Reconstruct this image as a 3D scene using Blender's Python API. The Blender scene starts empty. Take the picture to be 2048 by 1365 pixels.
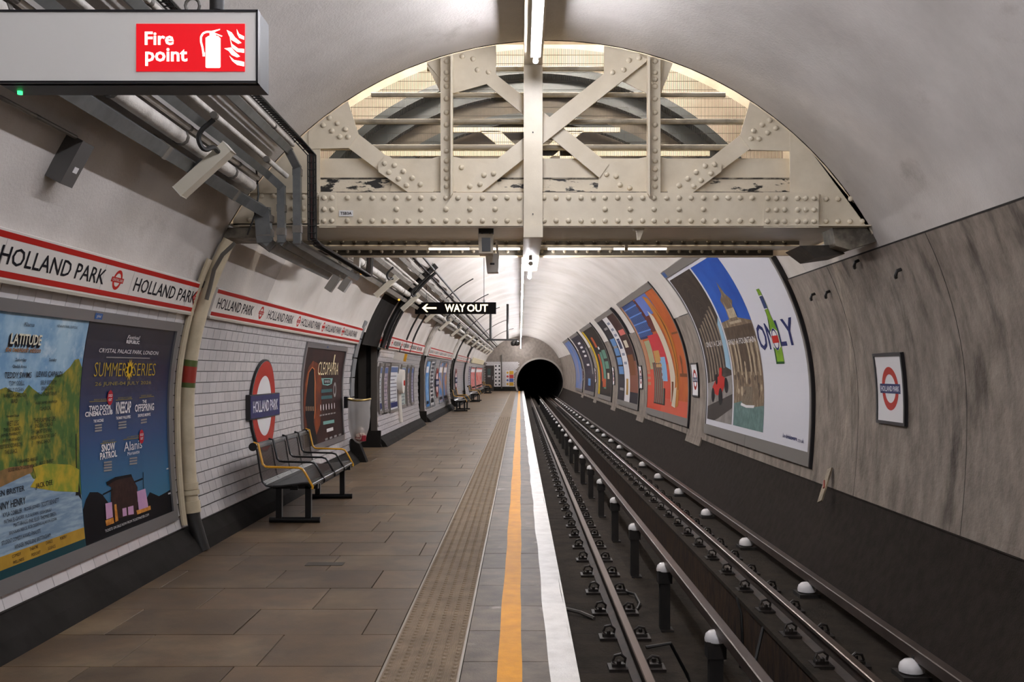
import bpy, bmesh, math, random
from mathutils import Vector, Matrix
random.seed(7)
SC = bpy.context.scene
COL = SC.collection

# ---------------------------------------------------------------- camera
F, VX, VY, H = 1991.0, 1040.0, 744.0, 1.55       # focal length (px), vanishing point (px), eye height (m)
cam_d = bpy.data.cameras.new('camera'); cam_d.sensor_width = 36; cam_d.lens = 36*F/2048
cam_d.shift_x = -(VX-1024)/2048; cam_d.shift_y = (VY-682.5)/2048
cam_d.clip_start = .05; cam_d.clip_end = 300
cam = bpy.data.objects.new('camera', cam_d); COL.objects.link(cam)
cam.location = (0, 0, H); cam.rotation_euler = (math.pi/2, 0, 0)
SC.camera = cam
# ---------------------------------------------------------------- world, exposure
wd = bpy.data.worlds.new('world'); SC.world = wd; wd.use_nodes = True
wd.node_tree.nodes['Background'].inputs[0].default_value = (.9, .95, 1, 1)
wd.node_tree.nodes['Background'].inputs[1].default_value = .02
SC.view_settings.view_transform = 'Standard'; SC.view_settings.look = 'None'
SC.view_settings.gamma = 1; SC.view_settings.use_curve_mapping = False
SC.view_settings.exposure = 0.0
TUBE_NEAR, TUBE_FAR, FILL_CHAMBER, TUBE_SOFFIT = 145.0, 200.0, 320.0, 5.0     # emission of the fluorescent tubes and of the added chamber fill
try:
    SC.cycles.use_denoising = True; SC.cycles.sample_clamp_indirect = 6
except Exception: pass

# ---------------------------------------------------------------- tunnel geometry
CX, CZ, R = .25, 1.22, 3.23                        # axis and radius of the platform tunnel
YG, YB, YE, YN = 8.70, 10.95, 80.0, -14.0          # girder, headwall behind it, end wall, wall behind the camera
D2R = math.pi/180

def P(px, py, Y):
    return Vector(((px-VX)*Y/F, Y, H+(VY-py)*Y/F))
def surf(side, Y, phi, off=0.0):
    r = R-off+(min(.09, phi*phi) if phi < 0 else 0.0); s = -1 if side == 'L' else 1      # the walls flatten below the axis
    return Vector((CX+s*r*math.cos(phi), Y, CZ+r*math.sin(phi)))
def hit(px, py, off=0.0):                                    # where a sight line meets the tunnel wall: (Y, arc length above the axis)
    e = 0.0; a = (px-VX)/F; b = (VY-py)/F; s = -1 if px < VX else 1
    for i in range(12):
        r = R-off+e; A = a*a+b*b; B = 2*(-a*CX+b*(H-CZ)); C = CX*CX+(H-CZ)**2-r*r
        Y = (-B+math.sqrt(B*B-4*A*C))/(2*A); phi = math.atan2(H+b*Y-CZ, s*(a*Y-CX)); e = min(.09, phi*phi) if phi < 0 else 0.0
    return Y, phi*R
def phi_z(z, off=0.0):
    return math.asin((z-CZ)/(R-off))

# ---------------------------------------------------------------- materials
def lin(c):
    if isinstance(c, str):
        c = c.lstrip('#'); c = [int(c[i:i+2], 16)/255 for i in (0, 2, 4)]
    return tuple((x/12.92 if x <= .04045 else ((x+.055)/1.055)**2.4) for x in c[:3])
MATS = {}
def M(name, col, rough=.55, metal=0.0, col2=None, scale=4.0, detail=5.0, lo=.35, hi=.65, stretch=(1, 1, 1),
      bump=0.0, bscale=40.0, rand=0.0, emit=0.0, ecol=None, spec=.5, col3=None, scale3=1.0, lo3=.5, hi3=.75, stretch3=(1, 1, 1), alpha=1.0, trans=0.0):
    if name in MATS: return MATS[name]
    if name.startswith(('print_', 'ink_', 'frieze_', 'far_', 'notice_')): spec = .05; rough = max(rough, .45)
    m = bpy.data.materials.new(name); m.use_nodes = True; MATS[name] = m
    nt = m.node_tree; N = nt.nodes; L = nt.links; b = N['Principled BSDF']
    b.inputs['Roughness'].default_value = rough; b.inputs['Metallic'].default_value = metal
    b.inputs['Specular IOR Level'].default_value = spec
    if trans: b.inputs['Transmission Weight'].default_value = trans
    if alpha < 1: b.inputs['Alpha'].default_value = alpha
    base = (*lin(col), 1); b.inputs['Base Color'].default_value = base
    pos = None
    def coords(st):
        nonlocal pos
        if pos is None: pos = N.new('ShaderNodeNewGeometry')
        mp = N.new('ShaderNodeMapping'); mp.inputs['Scale'].default_value = st
        L.new(pos.outputs['Position'], mp.inputs['Vector']); return mp.outputs[0]
    def noise(sc, det, st):
        n = N.new('ShaderNodeTexNoise'); n.inputs['Scale'].default_value = sc; n.inputs['Detail'].default_value = det
        n.inputs['Roughness'].default_value = .62
        L.new(coords(st), n.inputs['Vector']); return n.outputs['Fac']
    def ramp(fac, a, z):
        r = N.new('ShaderNodeMapRange'); r.inputs['From Min'].default_value = a; r.inputs['From Max'].default_value = z
        L.new(fac, r.inputs['Value']); return r.outputs[0]
    out = None
    if col2:
        mx = N.new('ShaderNodeMix'); mx.data_type = 'RGBA'
        mx.inputs[6].default_value = base; mx.inputs[7].default_value = (*lin(col2), 1)
        L.new(ramp(noise(scale, detail, stretch), lo, hi), mx.inputs[0]); out = mx.outputs[2]
    if col3:
        mx = N.new('ShaderNodeMix'); mx.data_type = 'RGBA'
        if out: L.new(out, mx.inputs[6])
        else: mx.inputs[6].default_value = base
        mx.inputs[7].default_value = (*lin(col3), 1)
        L.new(ramp(noise(scale3, 6, stretch3), lo3, hi3), mx.inputs[0]); out = mx.outputs[2]
    if rand:
        oi = N.new('ShaderNodeObjectInfo'); hs = N.new('ShaderNodeHueSaturation')
        mr = N.new('ShaderNodeMapRange'); mr.inputs['To Min'].default_value = 1-rand; mr.inputs['To Max'].default_value = 1+rand
        L.new(oi.outputs['Random'], mr.inputs['Value']); L.new(mr.outputs[0], hs.inputs['Value'])
        if out: L.new(out, hs.inputs['Color'])
        else: hs.inputs['Color'].default_value = base
        out = hs.outputs[0]
    if out: L.new(out, b.inputs['Base Color'])
    if bump:
        bn = N.new('ShaderNodeBump'); bn.inputs['Strength'].default_value = bump; bn.inputs['Distance'].default_value = .02
        L.new(noise(bscale, 4, (1, 1, 1)), bn.inputs['Height']); L.new(bn.outputs[0], b.inputs['Normal'])
    if emit:
        b.inputs['Emission Color'].default_value = (*lin(ecol or col), 1); b.inputs['Emission Strength'].default_value = emit
    return m

# ---------------------------------------------------------------- mesh collector
class MB:
    def __init__(s): s.v = []; s.f = []
    def add(s, vs, fs):
        o = len(s.v); s.v += [tuple(v) for v in vs]; s.f += [tuple(i+o for i in f) for f in fs]; return s
    def box(s, x0, x1, y0, y1, z0, z1):
        return s.add([(x0,y0,z0),(x1,y0,z0),(x1,y1,z0),(x0,y1,z0),(x0,y0,z1),(x1,y0,z1),(x1,y1,z1),(x0,y1,z1)],
              [(0,3,2,1),(4,5,6,7),(0,1,5,4),(1,2,6,5),(2,3,7,6),(3,0,4,7)])
    def bar(s, p0, p1, w, h, up=(0, 0, 1)):
        p0 = Vector(p0); p1 = Vector(p1); d = (p1-p0).normalized(); up = Vector(up)
        a = d.cross(up); a = a.normalized() if a.length > 1e-4 else Vector((1,0,0)); u = a.cross(d).normalized()
        q = []
        for p in (p0, p1):
            for i, j in ((-1,-1),(1,-1),(1,1),(-1,1)): q.append(p+a*(i*w/2)+u*(j*h/2))
        return s.add(q, [(0,1,2,3),(7,6,5,4),(0,4,5,1),(1,5,6,2),(2,6,7,3),(3,7,4,0)])
    def tube(s, path, r, n=8, cap=True):
        path = [Vector(p) for p in path]; rs = r if isinstance(r, (list, tuple)) else [r]*len(path); rings = []; prev = None
        for i, p in enumerate(path):
            d = (path[min(i+1, len(path)-1)]-path[max(i-1, 0)]).normalized()
            if prev is None:
                ref = Vector((0,0,1)) if abs(d.z) < .9 else Vector((1,0,0)); a = d.cross(ref).normalized()
            else:
                a = (prev-d*prev.dot(d)); a = a.normalized() if a.length > 1e-5 else d.orthogonal().normalized()
            prev = a; b = d.cross(a)
            rings.append([p+(a*math.cos(2*math.pi*k/n)+b*math.sin(2*math.pi*k/n))*rs[i] for k in range(n)])
        vs = [q for rg in rings for q in rg]; fs = []
        for i in range(len(path)-1):
            for k in range(n): fs.append((i*n+k, i*n+(k+1) % n, (i+1)*n+(k+1) % n, (i+1)*n+k))
        if cap: fs += [tuple(range(n-1, -1, -1)), tuple(range((len(path)-1)*n, len(path)*n))]
        return s.add(vs, fs)
    def lathe(s, prof, c=(0,0,0), n=14, axis='Z'):
        c = Vector(c); vs = []; fs = []
        for r, h in prof:
            for k in range(n):
                a = 2*math.pi*k/n; x, y = r*math.cos(a), r*math.sin(a)
                vs.append(c+{'Z': Vector((x,y,h)), 'Y': Vector((x,h,y)), 'X': Vector((h,x,y))}[axis])
        m = len(prof)
        for i in range(m-1):
            for k in range(n): fs.append((i*n+k, i*n+(k+1) % n, (i+1)*n+(k+1) % n, (i+1)*n+k))
        fs += [tuple(range(n-1, -1, -1)), tuple(range((m-1)*n, m*n))]
        return s.add(vs, fs)
    def prism(s, poly, d):                                     # poly: list of 3D points (planar), extruded by d
        poly = [Vector(p) for p in poly]; d = Vector(d); n = len(poly)
        return s.add(poly+[p+d for p in poly], [tuple(range(n)), tuple(range(2*n-1, n-1, -1))]+[(i, i+n, (i+1) % n+n, (i+1) % n) for i in range(n)])
    def plate(s, pxs, Y, t):                                   # flat plate facing the platform, outline given at depth Y
        return s.prism([P(x, y, Y) for x, y in pxs], (0, t, 0))
    def panel(s, side, Y0, Y1, f0, f1, o0, o1, n=6):           # curved slab on the tunnel wall between offsets o0 (wall) and o1 (room)
        vs = []; fs = []
        for i in range(n+1):
            f = f0+(f1-f0)*i/n
            vs += [surf(side, Y0, f, o0), surf(side, Y1, f, o0), surf(side, Y1, f, o1), surf(side, Y0, f, o1)]
        for i in range(n):
            for k in range(4): fs.append((i*4+k, i*4+(k+1) % 4, i*4+4+(k+1) % 4, i*4+4+k))
        fs += [(3,2,1,0), (n*4, n*4+1, n*4+2, n*4+3)]
        return s.add(vs, fs)
    def sheet(s, side, Ys, phis, off=0.0):                      # open surface patch, off may be a function of Y
        vs = []; fs = []; m = len(phis)
        for Y in Ys:
            o = off(Y) if callable(off) else off
            for f in phis: vs.append(surf(side, Y, f, o))
        for i in range(len(Ys)-1):
            for j in range(m-1): fs.append((i*m+j, i*m+j+1, (i+1)*m+j+1, (i+1)*m+j))
        return s.add(vs, fs)
    def mesh(s, name, mat, smooth=False):
        me = bpy.data.meshes.new(name); me.from_pydata(s.v, [], s.f); me.update()
        if mat: me.materials.append(mat)
        bm = bmesh.new(); bm.from_mesh(me); bmesh.ops.recalc_face_normals(bm, faces=bm.faces); bm.to_mesh(me); bm.free()
        if smooth: me.polygons.foreach_set('use_smooth', [True]*len(me.polygons)); me.set_sharp_from_angle(angle=.7)
        return me
    def build(s, name, mat, parent=None, smooth=False, **tags):
        return put(name, s.mesh(name, mat, smooth), parent, **tags)
def put(name, me, parent=None, label=None, cat=None, group=None, kind=None, loc=None, mat4=None):
    o = bpy.data.objects.new(name, me); COL.objects.link(o)
    if mat4 is not None: o.matrix_basis = mat4
    elif loc is not None: o.location = loc
    if parent is not None: adopt(o, parent)
    if label: o['label'] = label
    if cat: o['category'] = cat
    if group: o['group'] = group
    if kind: o['kind'] = kind
    return o
def wmat(o):
    m = o.matrix_basis.copy()
    if o.parent: m = wmat(o.parent) @ o.matrix_parent_inverse @ m
    return m
def adopt(o, parent):
    o.parent = parent; o.matrix_parent_inverse = wmat(parent).inverted()
def thing(name, label, cat, loc=(0,0,0), group=None, kind=None):
    return put(name, None, None, label, cat, group, kind, loc)
def copy_tree(o, parent=None):
    c = o.copy(); COL.objects.link(c)
    if parent is not None: c.parent = parent
    for ch in [x for x in KIDS.get(o.name, [])]: copy_tree(ch, c)
    return c
KIDS = {}
def note_kids(root):                                            # remember a finished thing's tree before copying it
    for o in bpy.data.objects:
        if o.parent and (o.parent == root or o.parent.parent == root): KIDS.setdefault(o.parent.name, []).append(o)
def smooth(pts, it=2):
    pts = [Vector(p) for p in pts]
    for _ in range(it):
        q = [pts[0]]
        for p0, p1 in zip(pts, pts[1:]): q += [p0.lerp(p1, .25), p0.lerp(p1, .75)]
        pts = q+[pts[-1]]
    return pts
def lsp(a, b, n): return [a+(b-a)*i/n for i in range(n+1)]

# ---------------------------------------------------------------- printing: flat marks on panels
TXT = {}
def text2d(body, bold=0.0, shear=0.0):
    k = (body, bold, shear)
    if k not in TXT:
        cu = bpy.data.curves.new('type', 'FONT'); cu.body = body; cu.resolution_u = 2; cu.offset = bold; cu.shear = shear
        cu.space_line = .8; cu.align_x = 'CENTER'
        o = bpy.data.objects.new('type', cu); me = bpy.data.meshes.new_from_object(o)
        vs = [v.co.copy() for v in me.vertices]; fs = [tuple(p.vertices) for p in me.polygons]
        bpy.data.objects.remove(o); bpy.data.meshes.remove(me); bpy.data.curves.remove(cu)
        x0 = min(v.x for v in vs); x1 = max(v.x for v in vs); y0 = min(v.y for v in vs); y1 = max(v.y for v in vs)
        TXT[k] = ([((v.x-(x0+x1)/2)/(x1-x0), (v.y-y0)/(y1-y0)) for v in vs], fs, (x1-x0)/(y1-y0))
    return TXT[k]
class Print:
    def __init__(s, fn, step=.14): s.fn = fn; s.step = step; s.g = {}; s.lay = 0; s.txt = set()
    def _add(s, pts, faces, mat, layer):
        mb = s.g.setdefault(mat.name, MB())
        ys = [p[1] for p in pts]
        if s.step and max(ys)-min(ys) > s.step*1.2:
            bm = bmesh.new(); vs = [bm.verts.new((p[0], p[1], 0)) for p in pts]
            for f in faces:
                try: bm.faces.new([vs[i] for i in f])
                except ValueError: pass
            y = min(ys)+s.step
            while y < max(ys)-1e-4:
                bmesh.ops.bisect_plane(bm, geom=bm.verts[:]+bm.edges[:]+bm.faces[:], plane_co=(0, y, 0), plane_no=(0, 1, 0)); y += s.step
            bm.verts.index_update(); pts = [(v.co.x, v.co.y) for v in bm.verts]; faces = [tuple(v.index for v in f.verts) for f in bm.faces]; bm.free()
        mb.add([s.fn(u, v, layer) for u, v in pts], faces)
    def poly(s, pts, mat, layer=1): s._add(pts, [tuple(range(len(pts)))], mat, layer)
    def rect(s, u0, u1, v0, v1, mat, layer=1): s.poly([(u0,v0),(u1,v0),(u1,v1),(u0,v1)], mat, layer)
    def ell(s, u, v, ru, rv, mat, layer=1, n=24): s.poly([(u+ru*math.cos(2*math.pi*i/n), v+rv*math.sin(2*math.pi*i/n)) for i in range(n)], mat, layer)
    def ring(s, u, v, ro, ri, mat, layer=1, n=36):
        pts = []; fs = []
        for i in range(n):
            a = 2*math.pi*i/n
            pts += [(u+ro*math.cos(a), v+ro*math.sin(a)), (u+ri*math.cos(a), v+ri*math.sin(a))]
            j = (i+1) % n; fs.append((2*i, 2*j, 2*j+1, 2*i+1))
        s._add(pts, fs, mat, layer)
    def line(s, a, b, w, mat, layer=1):
        d = Vector((b[0]-a[0], b[1]-a[1])); n = Vector((-d.y, d.x)).normalized()*w/2
        s.poly([(a[0]+n.x, a[1]+n.y), (b[0]+n.x, b[1]+n.y), (b[0]-n.x, b[1]-n.y), (a[0]-n.x, a[1]-n.y)], mat, layer)
    def text(s, body, u, v, h, mat, layer=2, w=None, bold=0.0, shear=0.0, align='C'):
        pts, fs, asp = text2d(body, bold, shear); w = w or h*asp
        u0 = u if align == 'C' else (u+w/2 if align == 'L' else u-w/2)
        s._add([(u0+p[0]*w, v+(p[1]-.5)*h) for p in pts], fs, mat, layer); s.txt.add(mat.name)
    def build(s, parent):
        for k, mb in s.g.items():
            mb.build('lettering' if k in s.txt else 'artwork', MATS[k], parent)
def wall_fn(side, Yc, phic, off, gap=.0012):
    sg = 1 if side == 'L' else -1
    return lambda u, v, l: surf(side, Yc+sg*u, phic+v/R, off+gap*l)
def flat_fn(o, ux, uy, gap=.0012):
    o = Vector(o); ux = Vector(ux).normalized(); uy = Vector(uy).normalized(); n = ux.cross(uy)
    return lambda u, v, l: o+ux*u+uy*v+n*(gap*l)
# ---------------------------------------------------------------- palette
plaster = M('plaster', '#c9c3bd', .75, spec=.15, col2='#b0aaa4', scale=1.1, lo=.38, hi=.75, bump=.25, bscale=45, col3='#8d857c', scale3=2.2, lo3=.62, hi3=.9, stretch3=(1,.6,1))
plaster_far = M('plaster_far', '#d6d0c9', .40, spec=.35, col2='#c2bbb1', scale=1.0, lo=.4, hi=.7, bump=.15, bscale=30)
concrete = M('streaked_concrete', '#968b80', .75, col2='#6c635a', scale=3.6, lo=.30, hi=.68, stretch=(1,1.5,.75), bump=.5, bscale=22, detail=10,
             col3='#2b2723', scale3=1.9, lo3=.56, hi3=.78, stretch3=(.8,1.9,.5), spec=.15)
lining = M('dark_lining', '#27221e', .9, spec=.08, col2='#302a26', scale=9, bump=.35, bscale=60)
black_paint = M('black_paint', '#191817', .45, col2='#24221f', scale=5, bump=.05)
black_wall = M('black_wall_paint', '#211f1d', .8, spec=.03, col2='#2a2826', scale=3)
grout = M('grout', '#4c4845', .8)
tile_m = M('white_glazed_tile', '#cfcbcb', .16, rand=.05, col2='#c3bfbf', scale=3)
tile_mf = M('white_glazed_tile_field', '#cfcbcb', .16, col2='#c0bcbc', scale=14, detail=1)
slab_m = M('brown_paving', '#614e39', .45, spec=.3, rand=.26, col2='#4f4132', scale=3.2, bump=.12, bscale=120, col3='#7b6a52', scale3=1.2)
slab_mf = M('brown_paving_field', '#6e5a42', .5, spec=.15, col2='#5b4f42', scale=1.5, col3='#7b6a52', scale3=1.2)
joint_m = M('dark_joint', '#26221e', .9)
tact_m = M('tactile_paving', '#8d7c67', .6, spec=.2, col2='#786957', scale=6, bump=.2, bscale=90)
edge_m = M('grey_coping', '#6b5f53', .5, spec=.12, rand=.18, col2='#50473f', scale=5, bump=.15, bscale=80, col3='#9d958c', scale3=2.4, lo3=.63, hi3=.75)
edge_mf = M('grey_coping_field', '#655a4f', .5, spec=.12, col2='#4e4843', scale=2.0)
yellow_m = M('yellow_paint', '#e29a06', .5, spec=.1, col2='#cf8a08', scale=7, bump=.15, bscale=120, col3='#8f6a25', scale3=9, lo3=.68, hi3=.85)
white_m = M('white_paint', '#dad6d0', .4, col2='#c2bdb6', scale=6, bump=.15, bscale=100, col3='#7f7a74', scale3=8, lo3=.70, hi3=.85)
bed_m = M('grimy_trackbed', '#38312a', .9, spec=.1, col2='#28241f', scale=5, bump=.4, bscale=35)
pitwall_m = M('rusty_pit_wall', '#46362a', .9, spec=.1, col2='#292320', scale=4, stretch=(1,3,1), bump=.2)
cream_m = M('cream_steel', '#e0d5be', .36, col2='#d2c6ae', scale=3, bump=.06, bscale=90)
cream_dirty = M('cream_steel_flaking', '#dcd1ba', .5, col2='#cdc1aa', scale=4, bump=.2, bscale=40, col3='#1d1a16', scale3=11, lo3=.55, hi3=.60, stretch3=(.6,1,1.6))
sooty_m = M('sooty_steel', '#3a352e', .45, col2='#5a5347', scale=9, lo=.5, hi=.8)
steel_grey = M('galvanised_steel', '#6f7170', .42, metal=.35, col2='#5d5f5e', scale=6)
dirty_grey = M('dusty_duct', '#7b756c', .55, metal=.1, col2='#5f5a53', scale=5)
lag_m = M('white_lagging', '#c9c4bc', .6, col2='#8f8981', scale=5, lo=.45, hi=.75, bump=.3, bscale=30)
cream_pipe_m = M('cream_pipe', '#c9bca0', .4, col2='#b5a88d', scale=6, bump=.05)
cable_m = M('black_cable', '#191817', .5)
cable_grey = M('grey_cable', '#57534d', .5)
cable_red = M('maroon_cable', '#3b2320', .5)
wire_m = M('dark_wire', '#3a342c', .5)
tube_near = M('lit_tube_near', '#ffffff', .5, emit=TUBE_NEAR, ecol='#f6f6ff')
tube_far = M('lit_tube_far', '#ffffff', .5, emit=TUBE_FAR, ecol='#f8f6fa')
fill_tube = M('fill_tube_chamber', '#ffffff', .5, emit=FILL_CHAMBER, ecol='#fff2e2')
tube_soffit = M('lit_tube_soffit', '#ffffff', .5, emit=TUBE_SOFFIT, ecol='#fff0d8')
white_box = M('white_enamel', '#d8d3c9', .35)
cream_box = M('cream_casing', '#cdc6b4', .45)
alu_m = M('aluminium', '#8d8c8d', .38, metal=.75)
alu_dull = M('dull_frame', '#716c67', .5, metal=.2)
black_frame = M('black_frame', '#17161a', .4)
c_white = M('ink_white', '#d9d6d6', .3); c_black = M('ink_black', '#14131a', .4); c_red = M('ink_red', '#b3241b', .3)
c_navy = M('ink_navy', '#1d2658', .3); c_frieze = M('frieze_enamel', '#d3cdc6', .25); c_redband = M('frieze_red', '#a5201a', .3)
c_yellow = M('ink_yellow', '#cda83c', .4); c_gold = M('ink_gold', '#8f7c33', .4); c_grey = M('ink_grey', '#8d8a88', .4)

# ---------------------------------------------------------------- lamps of the ceiling
def tube_lamp(x, z, y0, y1, mat, label, group, detail=True, wide=.0):
    t = thing('fluorescent_lamp', label, 'lamp', (x, (y0+y1)/2, z), group)
    MB().tube([(x, y0+.03, z), (x, y1-.03, z)], .019, 10 if detail else 6).build('glass_tube', mat, t, smooth=True)
    if detail:
        for y in (y0, y1-.03): MB().tube([(x, y, z), (x, y+.03, z)], .024, 10).build('end_cap', white_box, t, smooth=True)
        for y in (y0+.12, y1-.14): MB().box(x-.012, x+.012, y, y+.02, z+.015, z+.06).build('bracket', white_box, t)
    w = .042 if wide else .018; MB().prism([(x-w, y0, z+.034), (x+w, y0, z+.034), (x+w*.7, y0, z+.079), (x-w*.7, y0, z+.079)], (0, y1-y0, 0)).build('tray', M('grey_tray', '#6f6b66', .6) if wide else white_box, t)
    return t
ZN = 4.10
y = 8.22
for i in range(12):
    y0 = y-1.75*(i+1)+.1
    tube_lamp(.128, ZN, y0, y0+1.62, tube_near, 'long fluorescent tube on the ceiling trunking in front of the riveted girder' if i == 0 else 'fluorescent tube on the ceiling trunking behind the viewer', None if i == 0 else 'tubes behind the viewer', wide=True)
MB().box(.035, .19, YN, 8.515, 4.18, 4.43).build('lamp_trunking', cream_m, None, label='cream lamp trunking along the crown of the near ceiling', cat='trunking')
nb = thing('lamp_trunking', 'cream cable trunking that drops down the face of the riveted girder', 'trunking', (.11, 8.5, 2.75))
MB().box(.032, .193, 8.52, 8.62, 2.80, 4.42).build('drop_channel', cream_m, nb)
MB().box(.030, .195, 8.50, 8.63, 2.70, 2.80).build('end_box', cream_m, nb)
MB().box(.030, .195, 8.63, 11.8, 2.735, 2.80).build('low_channel', cream_m, nb)
for z in (2.9, 3.6): MB().lathe([(.006, 0), (.006, -.006)], (.11, 8.519, z), 8, 'Y').build('screw', black_paint, nb)
tube_lamp(.11, 2.66, 10.2, 11.7, tube_far, 'bright fluorescent tube hanging just under the girder', None)
ZF, XF = 3.44, .05
ft = thing('lamp_trunking', 'long white lamp trunking running down the middle of the far ceiling', 'trunking', (XF, 14, ZF+.1))
MB().box(XF-.02, XF+.02, 12.2, 79.6, ZF+.08, ZF+.13).build('channel', white_box, ft)
for i in range(26): MB().tube([(XF, 13+i*2.6, ZF+.13), (XF, 13+i*2.6, CZ+R-.01)], .008, 6).build('hanger', cable_grey, ft)
y = 12.4
while y < 79:
    tube_lamp(XF, ZF, y, y+1.0, tube_far, 'fluorescent tube in the row down the far ceiling', 'tubes of the far ceiling row', detail=False); y += 1.3
for x0 in (-1.3, .2, 1.7):  # unseen tubes added to light the headwall behind the grille
    t = thing('fluorescent_lamp', 'unseen fluorescent tube added above the girder to light the headwall', 'lamp', (x0, 9.25, 4.85), 'added tubes above the girder')
    MB().tube([(x0-.6, 9.25, 4.85), (x0+.6, 9.25, 4.85)], .02, 8).build('glass_tube', fill_tube, t)
    MB().box(x0-.65, x0+.65, 9.2, 9.3, 4.88, 4.93).build('tray', white_box, t)

# ---------------------------------------------------------------- the tunnel shell
FL0, FDADO, FFR0, FFR1 = -24*D2R, -17.9*D2R, 15.2*D2R, 20.1*D2R      # left wall: foot, dado, frieze
FSEAM, FDARK = 26.1*D2R, -16.6*D2R                                       # right wall: seam, dark foot
PI = math.pi
ring_off = lambda Y: .0 if Y < 12 else .035*math.sin(2*PI*(Y-12)/2.5)
ceil = put('ceiling', None, None, 'curved plaster tunnel ceiling', None, None, 'structure')
MB().sheet('L', lsp(YN, YG, 40), lsp(FFR1-.02, PI-FSEAM, 60)).build('vault', plaster, ceil, smooth=True)
MB().sheet('L', [YG, YB], lsp(FFR1-.02, 30*D2R, 6)).build('haunch', plaster, ceil, smooth=True)
MB().sheet('R', [YG, YB], lsp(FSEAM, 30*D2R, 3)).build('haunch', plaster, ceil, smooth=True)
MB().sheet('L', lsp(YB, YE, 300), lsp(FFR1-.02, PI-FSEAM, 48), ring_off).build('vault', plaster_far, ceil, smooth=True)
OPEN = [(17.7, 20.45), (29.05, 30.5), (42.0, 44.0)]
wl = put('wall_left', None, None, 'white tiled platform wall on the left', None, None, 'structure')
edges = [YN]+[e for o in OPEN for e in o]+[YE]
for a, b in zip(edges[0::2], edges[1::2]):
    MB().sheet('L', [a, b], lsp(FL0, FFR1, 24)).build('backing', grout, wl, smooth=True)
for a, b in OPEN: MB().sheet('L', [a, b], lsp(phi_z(2.12), FFR1, 6)).build('lintel', black_wall if a < 20 else plaster_far, wl, smooth=True)
MB().panel('L', 17.95, 20.4, phi_z(2.05), 33*D2R, .0, .03, 10).build('black_band', black_wall, wl, smooth=True)
wr = put('wall_right', None, None, 'streaked grey concrete wall beyond the track', None, None, 'structure')
MB().sheet('R', lsp(YN, YE, 60), lsp(FDARK, FSEAM, 24), .012).build('lining', concrete, wr, smooth=True)
MB().sheet('R', lsp(YN, YE, 4), lsp(-60*D2R, FDARK, 20)).build('dark_foot', lining, wr, smooth=True)
MB().panel('R', YN, YE, FDARK-.004, FDARK, .0, .012, 1).build('foot_edge', lining, wr)
MB().panel('R', YN, YE, FSEAM-.002, FSEAM+.002, -.01, .014, 1).build('seam', joint_m, wr)
for yv in (7.72, 10.2, 28.4): MB().panel('R', yv, yv+.007, FDARK, FSEAM, .0, .0135, 16).build('crack', joint_m, wr)
bb = put('baseboard_left', None, None, 'black painted skirting under the white tiles', None, None, 'structure')
for a, b in ((YN, 17.36), (20.5, 29.0), (30.55, 41.95), (44.05, YE)):
    MB().prism([(-3.0, a, .20), (-2.885, a, .195), (-2.78, a, .09), (-2.725, a, 0), (-3.0, a, 0)], (0, b-a, 0)).build('skirting_run', black_wall, bb)

# wall tiles: 300 nearest as single tiles, the rest as one field
CR = .1034; NC = 18; S0 = FDADO*R
BLOCK = [(4.8, 8.44, -.93, .75), (13.47, 16.55, -.80, .74), (20.0, 20.9, -.56, .52), (21.05, 23.85, -.60, .54), (24.35, 27.7, -.56, .52),
         (30.85, 34.45, -.84, .74), (35.9, 40.3, -.84, .76), (59, 79, -.8, .7)]
tile_me = MB().add([(-.098,-.0495,0),(.098,-.0495,0),(.098,.0495,0),(-.098,.0495,0),(-.096,-.0475,.012),(.096,-.0475,.012),(.096,.0475,.012),(-.096,.0475,.012)],
                   [(4,5,6,7),(0,1,5,4),(1,2,6,5),(2,3,7,6),(3,0,4,7)]).mesh('tile', tile_m)
half_me = MB().add([(-.048,-.0495,0),(.048,-.0495,0),(.048,.0495,0),(-.048,.0495,0),(-.046,-.0475,.012),(.046,-.0475,.012),(.046,.0475,.012),(-.046,.0475,.012)],
                   [(4,5,6,7),(0,1,5,4),(1,2,6,5),(2,3,7,6),(3,0,4,7)]).mesh('tile', tile_m)
def tmat(side, Y, phi, off=0.0):
    n = Vector((math.cos(phi), 0, -math.sin(phi))) if side == 'L' else Vector((-math.cos(phi), 0, -math.sin(phi)))
    up = Vector((math.sin(phi), 0, math.cos(phi))) if side == 'L' else Vector((-math.sin(phi), 0, math.cos(phi)))
    x = up.cross(n); p = surf(side, Y, phi, off)
    return Matrix(((x.x, up.x, n.x, p.x), (x.y, up.y, n.y, p.y), (x.z, up.z, n.z, p.z), (0, 0, 0, 1)))
spots = []
for c in range(NC):
    s = S0+(c+.5)*CR; y = 5.2+(.1 if c % 2 else 0)
    while y < YE-.2:
        a, b = y, y+.2
        mid = y+.1
        hid = any(q[0] < a+.02 and b-.02 < q[1] and q[2] < s-.04 and s+.04 < q[3] for q in BLOCK)
        opn = any(o[0]-.08 < mid < o[1]+.12 and s < phi_z(2.1)*R for o in OPEN) or (17.3 < mid < 17.8)
        if not hid and not opn: spots.append((mid, s))
        y += .2
spots.sort()
near = spots[:300]; rest = spots[300:]
for Y, s in near: put('tile', tile_me, wl, mat4=tmat('L', Y, s/R, .001))
tf = MB()
for Y, s in rest:
    m = tmat('L', Y, s/R, .001)
    tf.add([m @ v.co for v in tile_me.vertices], [tuple(p.vertices) for p in tile_me.polygons])
tf.build('tile_field', tile_mf, wl, kind='stuff')

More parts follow.
